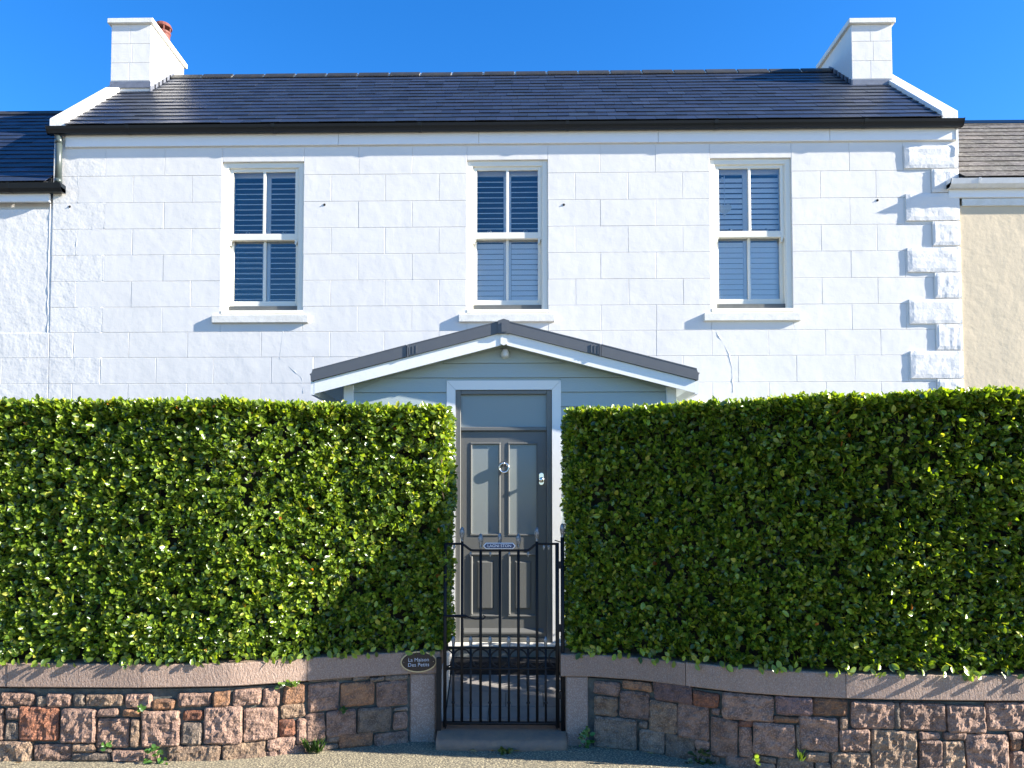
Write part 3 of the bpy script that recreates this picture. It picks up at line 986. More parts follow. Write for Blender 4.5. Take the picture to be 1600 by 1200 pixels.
# porch roof
RY0, RY1 = 1.115, F - .004
q = MB()
for xe, s in ((EXL, -1), (EXR, 1)):
    q.prism([(AX, AZ - .02), (xe, pz_top(xe) - .02), (xe, pz_top(xe) - .10), (AX, AZ - .12)], 'y', RY0 + .045, RY1)
proof = q.build('roof', M['deck'], porch)
for side, xe in ((-1, EXL), (1, EXR)):
    cl_ = math.hypot(1, SL)
    L = abs(xe - AX) * cl_
    nrow = 6
    for r in range(nrow):
        s0, s1 = L - (r + 1) * L / nrow, L - r * L / nrow + .02
        for c in range(8):
            ya = RY0 + .05 + c * .29 + (.145 if r % 2 else 0)
            yb = min(ya + .285, RY1)
            if yb - ya < .05: continue
            def pt(ss, h, yy):
                return (AX + side * (ss / cl_ + h * SL / cl_), yy, AZ - .015 - ss * SL / cl_ + h / cl_)
            t = MB().add([pt(s0, .0, ya), pt(s1, .006, ya), pt(s1, .006, yb), pt(s0, .0, yb), pt(s0, .012, ya), pt(s1, .02, ya), pt(s1, .02, yb), pt(s0, .012, yb)],
                         [(0, 3, 2, 1), (4, 5, 6, 7), (0, 1, 5, 4), (1, 2, 6, 5), (2, 3, 7, 6), (3, 0, 4, 7)])
            o = t.build('tile', M['porch_tile'], proof)
            v = random.uniform(.8, 1.2); set_tint(o.data, [[v, v, v]] * len(o.data.polygons))
    # dry verge trim in two lengths, and bargeboard
    for k, (u0, u1) in enumerate(((.0, .5), (.5, 1.0))):
        x0, x1 = AX + (xe - AX) * u0, AX + (xe - AX) * u1
        e = .018 * (1 if u1 == 1 else 0) * side
        v = MB()
        v.prism([(x0 + side * .004, pz_top(x0) + .018), (x1 - side * .003 - e, pz_top(x1) + .018 + abs(e) * .2), (x1 - side * .003, pz_top(x1) - (.03 if e else 0) + (0 if e else .018)),
                 (x1 - side * .003 - e * .2, pz_top(x1) - .086), (x0 + side * .004, pz_top(x0) - .086)], 'y', RY0 - .022, RY0 + .05)
        v.prism([(x0 + side * .004, pz_top(x0) + .02), (x1 - side * .003 - e, pz_top(x1) + .02), (x1 - side * .003 - e, pz_top(x1) + .03), (x0 + side * .004, pz_top(x0) + .03)], 'y', RY0 - .024, RY0 + .11)
        if k == 0:
            for j in range(3):
                xx = x1 - side * (.02 + j * .033)
                v.prism([(xx, pz_top(xx) + .0), (xx - side * .012, pz_top(xx) + .003), (xx - side * .012, pz_top(xx) - .075), (xx, pz_top(xx) - .078)], 'y', RY0 - .028, RY0 - .02)
            v.prism([(x1 - side * .002, pz_top(x1) + .022), (x1 - side * .014, pz_top(x1) + .025), (x1 - side * .014, pz_top(x1) - .088), (x1 - side * .002, pz_top(x1) - .091)], 'y', RY0 - .03, RY0 - .01)
        v.build('verge_trim', M['verge_trim'], porch)
    q = MB()
    xm = AX + side * .03
    q.prism([(xm, pz_top(xm) - .087), (xe - side * .035, pz_top(xe) - .082), (xe - side * .035, pz_top(xe) - .205), (xm, pz_top(xm) - .205)], 'y', RY0, RY0 + .022)
    q.build('bargeboard', M['trim'], porch)
    q = MB()
    q.box(*sorted((xe - side * .034, xe - side * .0)), RY0 + .001, RY1, pz_top(xe) - .215, pz_top(xe) - .088)
    q.build('eaves_board', M['trim'], porch)
    q = MB()
    q.prism([(xm, pz_top(xm) - .15), (xe - side * .036, pz_top(xe) - .15), (xe - side * .036, pz_top(xe) - .16), (xm, pz_top(xm) - .16)], 'y', RY0 + .023, PY - .023)
    q.build('soffit', M['trim'], porch)
    xw = -1.672 if side < 0 else 1.632
    q = MB()
    q.prism([(xw, pz_top(xw) - .125), (xe - side * .036, pz_top(xe) - .12), (xe - side * .036, pz_top(xe) - .135), (xw, pz_top(xw) - .14)], 'y', RY0 + .024, RY1)
    q.build('soffit', M['trim'], porch)
q = MB()
q.prism([(AX - .03, AZ - .20), (AX - .03, AZ - .075), (AX + .03, AZ - .075), (AX + .03, AZ - .20), (AX, AZ - .215)], 'y', RY0 - .008, RY0 + .02)
q.build('apex_joint', M['trim'], porch)
q = MB()
q.prism([(AX - .055, AZ - .105), (AX - .055, AZ + .022), (AX, AZ + .04), (AX + .055, AZ + .022), (AX + .055, AZ - .105)], 'y', RY0 - .034, RY0 - .0)
q.prism([(AX - .02, AZ - .09), (AX - .02, AZ + .0), (AX + .035, AZ + .0), (AX + .035, AZ - .09)], 'y', RY0 - .040, RY0 - .034)
q.prism([(AX - .07, AZ + .015), (AX, AZ + .045), (AX + .07, AZ + .015)], 'y', RY0, RY1)
q.build('apex_cap', M['verge_trim'], porch)

sl = MB()
sl.lathe([(.045, 0), (.045, .015), (.036, .03), (.036, .045)], -.063, PY - .008, 3.462, 16, 'y')
sl.lathe([(.03, -.01), (.034, .01), (.032, .05), (.02, .07)], -.058, PY - .055, 3.44, 14)
tag(sl.build('security_light', M['plate_white'], loc=(-.063, PY - .03, 3.46), smooth=True), 'small round white security light fixed under the peak of the porch gable', 'light')

# ------------------------------------------------------------------ boundary walls
LEFT_STONES = [(-3.95, -3.69, 0.42, 0.52, 'p'), (-3.67, -3.6, 0.42, 0.49, 'g'), (-3.59, -3.4, 0.41, 0.51, 'p'), (-3.39, -3.3, 0.42, 0.51, 'g'), (-3.29, -3.0, 0.42, 0.51, 't'), (-2.98, -2.77, 0.4, 0.51, 'p'), (-3.98, -3.92, 0.15, 0.4, 'p'), (-3.91, -3.8, 0.31, 0.4, 'p'), (-3.91, -3.81, 0.15, 0.3, 'g'), (-3.8, -3.5, 0.15, 0.41, 'r'), (-3.48, -3.2, 0.14, 0.4, 'p'), (-3.19, -3.03, 0.34, 0.4, 'p'), (-3.19, -2.94, 0.1, 0.33, 'p'), (-2.99, -2.86, 0.34, 0.39, 'o'), (-2.93, -2.86, 0.11, 0.33, 't'), (-2.85, -2.56, 0.11, 0.38, 'p'), (-3.97, -3.69, -0.01, 0.15, 't'), (-3.68, -3.38, -0.01, 0.13, 'p'), (-3.38, -3.2, 0.07, 0.13, 't'), (-3.38, -3.08, -0.0, 0.06, 'g'), (-3.07, -2.71, -0.0, 0.09, 'p'), (-3.18, -3.08, 0.07, 0.1, 'g'), (-2.76, -2.6, 0.39, 0.47, 'o'), (-2.57, -2.33, 0.41, 0.51, 'p'), (-2.31, -2.18, 0.41, 0.52, 'o'), (-2.16, -1.96, 0.41, 0.53, 'p'), (-1.94, -1.83, 0.38, 0.53, 'p'), (-1.8, -1.64, 0.39, 0.54, 'o'), (-2.53, -2.39, 0.3, 0.38, 'r'), (-2.54, -2.39, 0.12, 0.29, 'g'), (-2.38, -2.09, 0.12, 0.4, 'p'), (-2.08, -1.84, 0.13, 0.38, 'p'), (-1.82, -1.64, 0.28, 0.39, 't'), (-1.82, -1.71, 0.14, 0.27, 'r'), (-1.7, -1.63, 0.07, 0.27, 'p'), (-2.65, -2.25, -0.02, 0.11, 't'), (-2.24, -1.92, -0.02, 0.12, 't'), (-1.91, -1.71, 0.04, 0.13, 'p'), (-1.91, -1.84, -0.02, 0.04, 'p'), (-1.83, -1.63, -0.02, 0.06, 'p'), (-1.62, -1.39, 0.31, 0.54, 'p'), (-1.38, -1.12, 0.33, 0.52, 'o'), (-1.1, -0.86, 0.31, 0.51, 'p'), (-1.28, -1.16, 0.53, 0.57, 'g'), (-1.15, -1.04, 0.52, 0.55, 'g'), (-1.03, -0.86, 0.51, 0.56, 'g'), (-1.61, -1.3, 0.55, 0.56, 'g'), (-1.63, -1.49, 0.08, 0.3, 'p'), (-1.48, -1.26, 0.1, 0.31, 'p'), (-1.25, -0.99, 0.11, 0.31, 'g'), (-0.97, -0.86, 0.11, 0.25, 'p'), (-0.97, -0.86, 0.26, 0.29, 'g'), (-1.48, -1.39, 0.05, 0.1, 'g'), (-1.61, -1.39, -0.0, 0.05, 'g'), (-1.38, -1.13, 0.0, 0.11, 'o'), (-1.12, -0.86, -0.03, 0.09, 'p')]
RIGHT_STONES = [(0.67, 0.87, 0.42, 0.53, 'p'), (0.89, 1.11, 0.48, 0.55, 'o'), (1.12, 1.39, 0.42, 0.57, 'd'), (1.4, 1.57, 0.42, 0.53, 'r'), (0.67, 0.85, 0.25, 0.41, 't'), (0.87, 1.08, 0.25, 0.47, 'p'), (1.09, 1.28, 0.17, 0.42, 't'), (1.28, 1.5, 0.16, 0.42, 'p'), (1.52, 1.58, 0.37, 0.42, 'p'), (0.67, 1.0, 0.0, 0.25, 'g'), (1.01, 1.08, 0.18, 0.24, 'g'), (1.02, 1.19, 0.0, 0.18, 'g'), (1.2, 1.4, -0.03, 0.17, 'g'), (1.41, 1.5, 0.09, 0.16, 'p'), (1.41, 1.51, -0.02, 0.08, 'g'), (1.42, 1.57, -0.04, 0.05, 'g'), (1.59, 1.94, 0.35, 0.55, 'p'), (1.95, 2.2, 0.42, 0.55, 'd'), (2.21, 2.45, 0.43, 0.56, 'o'), (2.47, 2.77, 0.35, 0.54, 'p'), (1.52, 1.69, 0.06, 0.35, 'p'), (1.7, 1.79, 0.08, 0.31, 'p'), (1.7, 1.8, 0.31, 0.36, 'r'), (1.94, 2.11, 0.36, 0.41, 'o'), (1.8, 2.08, 0.11, 0.35, 'p'), (2.09, 2.11, 0.17, 0.36, 'g'), (2.11, 2.38, 0.17, 0.42, 'p'), (2.39, 2.45, 0.34, 0.43, 't'), (2.39, 2.6, 0.18, 0.34, 'p'), (1.61, 1.82, -0.04, 0.08, 'p'), (1.83, 1.95, 0.06, 0.1, 'g'), (1.83, 1.95, -0.04, 0.05, 'g'), (1.96, 2.21, -0.02, 0.11, 'g'), (2.15, 2.31, 0.09, 0.16, 't'), (2.22, 2.32, -0.01, 0.09, 'g'), (2.33, 2.6, 0.01, 0.17, 't'), (2.77, 2.81, 0.35, 0.54, 'g'), (2.82, 3.13, 0.34, 0.54, 'p'), (3.14, 3.41, 0.33, 0.53, 'p'), (3.42, 3.76, 0.35, 0.55, 'p'), (2.61, 2.93, 0.02, 0.34, 't'), (2.94, 3.09, 0.28, 0.33, 'p'), (3.11, 3.27, 0.28, 0.33, 'p'), (3.27, 3.56, 0.03, 0.32, 'p'), (2.94, 3.1, 0.02, 0.27, 'p'), (3.1, 3.26, 0.02, 0.27, 't'), (3.57, 3.67, 0.29, 0.34, 'p'), (3.58, 3.66, 0.21, 0.28, 'o'), (3.58, 3.67, 0.03, 0.2, 'p'), (3.68, 3.77, 0.21, 0.34, 'p'), (3.68, 3.82, 0.03, 0.2, 't')]



def wall_frame(YC, x):
    dy = (YC(x + .02) - YC(x - .02)) / .04
    n = Vector((dy, -1, 0)).normalized()
    return Vector((x, YC(x), 0)), n


def stone(YC, x0, x1, z0, z1, kind, parent, rnd):
    x0 += .0; x1 -= .0; z0 += .0005; z1 -= .0005
    wd, ht_ = x1 - x0, z1 - z0
    if wd < .02 or ht_ < .02: 
        x0 -= .003; x1 += .003; z0 -= .004; z1 += .004
        wd, ht_ = x1 - x0, z1 - z0
    nx = max(4, min(20, int(wd / .0155))); nz = max(4, min(20, int(ht_ / .0155)))
    sd = rnd.random() * 100
    prot = rnd.uniform(.0, .016)
    rgh = .016 if kind in 'ptr' else .010
    if min(wd, ht_) < .07: rgh *= .5
    jc = [(rnd.uniform(-.007, .007), rnd.uniform(-.006, .006)) for _ in range(4)]
    tx, tz = rnd.uniform(-.014, .014), rnd.uniform(-.012, .012)
    vs, fs = [], []
    cr = min(.014, wd * .18, ht_ * .18)
    for k in range(nz + 1):
        for i in range(nx + 1):
            u, v = i / nx, k / nz
            x, z = x0 + u * wd, z0 + v * ht_
            # rounded corners
            ex, ez = min(u, 1 - u) * wd, min(v, 1 - v) * ht_
            if ex < cr and ez < cr:
                f = (1 - math.hypot(cr - ex, cr - ez) / (cr * 1.4142)) 
                pull = (1 - f) * .4 * cr
                x += pull if u < .5 else -pull
                z += pull if v < .5 else -pull
            w4 = [(1 - u) * (1 - v), u * (1 - v), (1 - u) * v, u * v]
            x += sum(a * b[0] for a, b in zip(w4, jc)); z += sum(a * b[1] for a, b in zip(w4, jc))
            if i in (0, nx): x += .006 * noise.noise((sd, z * 18, 1.0))
            if k in (0, nz): z += .006 * noise.noise((x * 18, sd, 2.0))
            e = min(ex, ez)
            d = prot + .004 + .012 * min(1, e / .015) ** .6
            d += rgh * min(1, e / .02 + .2) * (noise.noise((x * 11, z * 11, sd)) + .8 * noise.noise((x * 27, z * 27, sd + 5)) + .45 * noise.noise((x * 60, z * 60, sd + 9)))
            d += tx * (u - .5) + tz * (v - .5)
            p, n = wall_frame(YC, x)
            q = p + n * (d - .032)
            vs.append((q.x, q.y, z))
    for k in range(nz):
        for i in range(nx):
            a = k * (nx + 1) + i
            fs.append((a, a + 1, a + nx + 2, a + nx + 1))
    ring = list(range(nx + 1)) + [k * (nx + 1) + nx for k in range(1, nz + 1)] + \
        [nz * (nx + 1) + i for i in range(nx - 1, -1, -1)] + [k * (nx + 1) for k in range(nz - 1, 0, -1)]
    n0 = len(vs)
    for i in ring:
        p, n = wall_frame(YC, vs[i][0])
        vs.append((vs[i][0] - n.x * .06, vs[i][1] - n.y * .06, vs[i][2]))
    for i in range(len(ring)):
        j = (i + 1) % len(ring)
        fs.append((ring[i], n0 + i, n0 + j, ring[j]))
    return MB().add(vs, fs).build('stone', M[kind], parent)


def swept(YC, x0, x1, o0, o1, z0, z1, ch=0.0, step=.06):
    """solid following the wall line; offsets o0 (front) .. o1 (back) measured inwards"""
    n = max(2, int((x1 - x0) / step))
    b = MB()
    prof = [(o0 + ch, z0), (o0, z0 + ch), (o0, z1 - ch), (o0 + ch, z1), (o1, z1), (o1, z0)] if ch else [(o0, z0), (o0, z1), (o1, z1), (o1, z0)]
    m = len(prof)
    for i in range(n + 1):
        x = x0 + (x1 - x0) * i / n
        p, nn = wall_frame(YC, x)
        # keep ends square to x
        for o, z in prof:
            b.v.append((x, p.y + o, z))
    for i in range(n):
        for k in range(m):
            b.f.append((i * m + k, i * m + (k + 1) % m, (i + 1) * m + (k + 1) % m, (i + 1) * m + k))
    b.f += [tuple(range(m)), tuple(n * m + k for k in range(m))[::-1]]
    return b


def boundary(label, YC, x0, x1, stones, joints, pier, seed):
    rnd = random.Random(seed)
    e = empty('stone_wall', ((x0 + x1) / 2, 0, 0), label, 'wall')
    mb_x0, mb_x1 = (x0, pier[0]) if pier[0] < 0 else (pier[1], x1)
    swept(YC, mb_x0, mb_x1, .050, .34, -.1, .545).build('mortar_core', M['wall_mortar'], e)
    for s in stones:
        stone(YC, *s, e, rnd)
    # the run of wall beyond the picture
    if x0 < -4:
        rows = [(-.02, .15), (.15, .40), (.41, .52)]
        rng_ = (x0, -3.99)
    else:
        rows = [(-.02, .2), (.2, .35), (.35, .54)]
        rng_ = (3.84, x1)
    for ra, rb in rows:
        x = rng_[0]
        while x < rng_[1] - .05:
            ww = rnd.uniform(.16, .34)
            xe = min(x + ww, rng_[1])
            if rng_[1] - xe < .1: xe = rng_[1]
            stone(YC, x, xe, ra, rb, rnd.choice('ppptgo'), e, rnd)
            x = xe
    js = joints
    for i in range(len(js) - 1):
        q = swept(YC, js[i] + .0025, js[i + 1] - .0025, 0 + rnd.uniform(-.003, .003), .37, .565, .745 + rnd.uniform(-.004, .004), .007)
        q.build('coping_stone', M['coping'], e)
    q = MB()
    ym = YC((pier[0] + pier[1]) / 2)
    q.box(pier[0], pier[1], ym + .02, ym + .34, -.05, .562, .012)
    q.build('pier', M['pier'], e, bevel=.008)
    return e


wallL = boundary('pink granite rubble wall left of the gate with dressed coping under the sunlit hedge', YL, -6.0, -.59, LEFT_STONES,
                 [-6.0, -5.0, -3.89, -2.84, -1.632, -.592], (-.85, -.63), 21)
wallR = boundary('pink granite rubble wall right of the gate with dressed coping under the shaded hedge', YR, .402, 6.0, RIGHT_STONES,
                 [.402, 1.352, 2.43, 3.52, 4.7, 6.0], (.447, .628), 22)

# house name plaque on the left coping
pl = empty('name_plaque', (-.771, YL(-.771), .667), 'oval black house name plaque with gold rim on the coping beside the gate', 'sign')
pang = math.atan2(YL(-.64) - YL(-.90), .26)
cxp, czp = -.771, .667


def ell(a, b, n=40): return [(a * math.cos(2 * math.pi * i / n), b * math.sin(2 * math.pi * i / n)) for i in range(n)]


def plaque_part(name, poly, y0, y1, m, parent):
    q = MB(); q.prism(poly, 'y', y0, y1)
    me = q.mesh(name, m)
    return inst(name, me, parent, (cxp, YL(cxp) - .012, czp), (0, 0, pang))


plaque_part('rim', ell(.150, .087), -.004, .008, M['brass'], pl)
plaque_part('face', ell(.139, .077), -.0065, -.003, M['black'], pl)
for sx in (-1, 1):
    q = MB(); q.lathe([(.004, 0), (.004, .001), (.002, .003)], sx * .122, -.0065, 0, 8, 'y')
    inst('screw', q.mesh('screw', M['chrome']), pl, (cxp, YL(cxp) - .012, czp), (0, 0, pang))
for body, dz in (('La Maison', .017), ('Des Petits', -.024)):
    me = text_mesh(body, .043, .0008, 'lettering', M['letter'])
    inst('lettering', me, pl, (cxp, YL(cxp) - .012, czp + dz), None)
    o = pl.children[-1] if False else None
for o in list(bpy.data.objects):
    if o.name.startswith('lettering'):
        o.rotation_euler = (math.radians(90), 0, pang)
        o.location.y -= .0078

# ------------------------------------------------------------------ gate
G = .12
gate = empty('iron_gate', (-.09, G, .13), 'black wrought iron garden gate with worn spear finials and a small nameplate', 'gate')


def bar(x, za, zb, r=.0125, n=8):
    return MB().tube([(x, G, za), (x, G, zb)], r, n)


for x, zt in ((-.411, 1.665), (-.256, 1.60), (-.096, 1.60), (.058, 1.60), (.212, 1.665)):
    bar(x, .17, zt).build('bar', M['iron'], gate, smooth=True)
for x in (-.482, -.338, -.178, -.022, .138, .283):
    q = bar(x, .17, .80, .010)
    q.lathe([(.009, -.012), (.015, -.006), (.015, .006), (.009, .012)], x, G, .336, 10)
    q.build('bar', M['iron'], gate, smooth=True)
for x, r in ((-.552, .015), (.380, .017)):
    q = MB().tube([(x, G, .135), (x, G, 1.655)], r, 8); q.build('stile', M['iron'], gate, smooth=True)
# top rail
tr = [(-.552, 1.645), (-.43, 1.645)]
for i in range(7):
    t = i / 6
    tr.append((-.425 + .105 * t, 1.645 - .055 * (0.5 - 0.5 * math.cos(math.pi * t))))
tr += [(-.1, 1.59), (.12, 1.59)]
for i in range(7):
    t = i / 6
    tr.append((.125 + .095 * t, 1.59 + .055 * (0.5 - 0.5 * math.cos(math.pi * t))))
tr += [(.26, 1.645), (.382, 1.645)]
MB().tube([(x, G - .0, z) for x, z in tr], .0105, 8).build('rail', M['iron'], gate, smooth=True)
for z, r in ((.785, .011), (.614, .012), (.168, .014)):
    MB().tube([(-.553, G, z), (.381, G, z)], r, 8).build('rail', M['iron'], gate, smooth=True)
# corner webs
for x, s in ((-.552, 1), (.380, -1)):
    q = MB()
    for z, t in ((.785, 1), (.785, -1), (.614, 1), (.614, -1), (.168, 1), (.168, -1)):
        q.prism([(x, z), (x + s * .055, z), (x + s * .02, z + t * .014), (x + s * .008, z + t * .045), (x, z + t * .05)], 'y', G - .007, G + .007)
    q.build('corner_web', M['iron'], gate)
# ring tracery between the middle rails
for cx_ in (-.411, -.256, -.096, .058, .212):
    pts = [(cx_ + .074 * math.cos(t), G, .70 + .074 * math.sin(t)) for t in [2 * math.pi * i / 24 for i in range(24)]]
    MB().tube(pts, .0075, 6, closed=True).build('ring', M['iron'], gate, smooth=True)
for cx_, a0 in ((-.552, -90), (.380, 90)):
    pts = [(cx_ + .07 * math.cos(math.radians(a0 + i * 15)), G, .70 + .074 * math.sin(math.radians(a0 + i * 15))) for i in range(13)]
    MB().tube(pts, .0075, 6).build('ring', M['iron'], gate, smooth=True)


def finial(x, z, h, par, nm='finial'):
    r = .0175 * h / .11
    q = MB()
    q.lathe([(.009, 0), (.013, .01 * h / .11), (.010, .02 * h / .11), (.010, .035 * h / .11), (r * .9, .05 * h / .11), (r, .075 * h / .11), (r * .85, .095 * h / .11), (r * .35, .108 * h / .11), (.001, .112 * h / .11)], x, G, z, 10)
    for a in range(4):
        aa = a * math.pi / 2 + .6
        q.tube([(x + .011 * math.cos(aa), G + .011 * math.sin(aa), z + h * .15), (x + r * 1.15 * math.cos(aa), G + r * 1.15 * math.sin(aa), z + h * .62), (x + r * .5 * math.cos(aa), G + r * .5 * math.sin(aa), z + h * .96)], .0035, 5)
    q.build(nm, M['finial'], par, smooth=True)


for x, z, h in ((-.411, 1.66, .125), (.212, 1.66, .125), (-.256, 1.605, .125), (-.096, 1.635, .10), (.058, 1.605, .125)):
    finial(x, z, h, gate)
for x in (-.482, -.338, -.178, -.022, .138, .283):
    finial(x, .795, .085, gate)
for x, z in ((-.478, 1.622), (-.34, 1.563), (-.176, 1.563), (-.018, 1.563), (.14, 1.563), (.27, 1.622), (.31, 1.622)):
    MB().lathe([(.003, .02), (.010, .004), (.011, -.006), (.004, -.024), (.001, -.03)], x, G, z, 8).build('drop', M['finial'], gate, smooth=True)
# nameplate on the top rail
q = MB()
q.prism([(-.235, 1.628), (-.212, 1.603), (.012, 1.603), (.036, 1.628), (.012, 1.655), (-.212, 1.655)], 'y', G - .024, G - .014)
plate = q.build('nameplate', M['plate_white'], gate, bevel=.003)
q = MB()
q.prism([(-.226, 1.628), (-.208, 1.609), (.008, 1.609), (.026, 1.628), (.008, 1.649), (-.208, 1.649)], 'y', G - .0255, G - .0235)
q.build('plate_ground', M['plate_blue'], plate)
me = text_mesh('LAGNI STON', .034, .0008, 'plate_lettering', M['plate_white'])
inst('plate_lettering', me, plate, (-.10, G - .0265, 1.629), (math.radians(90), 0, 0))
# latch
q = MB()
q.tube([(-.56, G - .03, 1.05), (-.44, G - .03, 1.05), (-.385, G - .03, 1.05), (-.36, G - .03, 1.05)], [.013, .013, .017, .003], 6)
q.tube([(-.37, G - .03, 1.046), (-.30, G - .04, 1.028), (-.23, G - .045, 1.030), (-.215, G - .045, 1.050), (-.235, G - .045, 1.062)], [.006, .007, .007, .006, .004], 6)
q.build('latch', M['iron'], gate)
q = MB()
for z in (1.47, .95, .40):
    q.tube([(.380, G - .004, z), (.425, G - .004, z)], .012, 6)
    q.lathe([(.018, -.03), (.02, 0), (.018, .03)], .40, G, z, 8)
q.build('hinge', M['iron'], gate)

gp = empty('gate_post', (.42, G, 0), 'slim black iron gatepost with silver bud finial beside the right hedge', 'post')
q = MB().tube([(.424, G, -.02), (.424, G, 1.70)], .017, 8); q.build('post', M['iron'], gp, smooth=True)
q = MB(); q.tube([(.424, G, 1.655), (.36, G, 1.675)], .005, 5); q.tube([(.424, G, 1.46), (.50, G + .02, 1.46)], .005, 5); q.build('stay', M['iron'], gp)
finial(.424, 1.69, .125, gp)
gp = empty('gate_post', (-.595, G, 0), 'flat black iron gatepost against the granite pier on the left', 'post')
MB().box(-.622, -.582, G - .02, G + .03, -.02, .70).build('post', M['iron'], gp)

# threshold step under the gate
q = MB()
nx = 24
for i in range(nx + 1):
    x = -.61 + 1.055 * i / nx
    f_ = -.075 + .02 * noise.noise((x * 4, 1, 1)) + .05 * abs(i / nx - .5) ** 2
    w1 = .012 * noise.noise((x * 6, 3, 3))
    for y, z in ((f_ + .012, -.04), (f_, .03 + w1), (f_ + .012, .068 + w1), (f_ + .04, .083 + w1 * .5), (.08, .108), (.31, .128), (.31, -.04)):
        q.v.append((x, y, z))
m_ = 7
for i in range(nx):
    for k in range(m_):
        q.f.append((i * m_ + k, i * m_ + (k + 1) % m_, (i + 1) * m_ + (k + 1) % m_, (i + 1) * m_ + k))
q.f += [tuple(range(m_)), tuple(nx * m_ + k for k in range(m_))[::-1]]
tag(q.build('stone_step', M['sandstone'], loc=(-.08, .1, 0), smooth=True), 'worn stone step under the iron gate between the two piers', 'step')

q = MB(); q.box(-.74, -.575, .34, 1.10, 0, .60, .01)
tag(q.build('low_wall', M['render'], loc=(-.66, .7, 0), bevel=.01), 'low white rendered wall along the left edge of the path behind the gate', 'wall')

# ------------------------------------------------------------------ hedges
LV = np.array([(0, 0, 0), (-.38, .28, .05), (-.44, .62, .06), (-.22, .90, .0), (0, 1.0, -.06), (.22, .90, .0), (.44, .62, .06), (.38, .28, .05), (0, .33, -.03), (0, .70, -.02)], dtype=np.float64)
LF = [(0, 8, 1), (0, 7, 8), (1, 8, 9, 2), (8, 7, 6, 9), (2, 9, 3), (3, 9, 4), (4, 9, 5), (5, 9, 6)]


def leaves_mesh(name, P, A, Nn, size, cols, m=None):
    """P base points, A axis, Nn normal, size (len,width), cols rgb per leaf"""
    n = len(P)
    A = A / np.linalg.norm(A, axis=1)[:, None]
    Bx = np.cross(A, Nn); Bx /= (np.linalg.norm(Bx, axis=1)[:, None] + 1e-9)
    Nz = np.cross(Bx, A)
    L = size[:, 0][:, None, None]; W = size[:, 1][:, None, None]
    V = P[:, None, :] + A[:, None, :] * (LV[None, :, 1:2] * L) + Bx[:, None, :] * (LV[None, :, 0:1] * W * 1.1) + Nz[:, None, :] * (LV[None, :, 2:3] * L * 1.3)
    nv = len(LV)
    me = bpy.data.meshes.new(name)
    me.vertices.add(n * nv)
    me.vertices.foreach_set('co', V.reshape(-1).astype(np.float32))
    lens = np.array([len(f) for f in LF]); tot = lens.sum()
    flat = np.concatenate([np.array(f) for f in LF])
    li = (flat[None, :] + (np.arange(n) * nv)[:, None]).reshape(-1)
    me.loops.add(n * tot); me.loops.foreach_set('vertex_index', li.astype(np.int32))
    st = (np.concatenate([[0], np.cumsum(lens)[:-1]])[None, :] + (np.arange(n) * tot)[:, None]).reshape(-1)
    me.polygons.add(n * len(LF)); me.polygons.foreach_set('loop_start', st.astype(np.int32))
    me.polygons.foreach_set('loop_total', np.tile(lens, n).astype(np.int32))
    me.update(); me.validate()
    me.materials.append(m or M['leaf'])
    me.polygons.foreach_set('use_smooth', [True] * len(me.polygons))
    set_tint(me, np.repeat(cols, len(LF), axis=0))
    return me


def leaf_cols(n, young_lit):  # paler for young growth and for the lit top fringe put into the tint
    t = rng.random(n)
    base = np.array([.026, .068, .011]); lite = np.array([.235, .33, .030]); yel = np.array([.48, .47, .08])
    k = np.clip(rng.normal(.40, .34, n) + young_lit * .35, 0, 1)[:, None]
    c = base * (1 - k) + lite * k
    y = (t < .05 + .18 * young_lit)[:, None]
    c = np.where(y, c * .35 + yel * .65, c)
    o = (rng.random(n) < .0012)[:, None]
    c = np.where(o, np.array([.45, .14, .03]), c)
    return c * rng.uniform(.8, 1.2, n)[:, None]


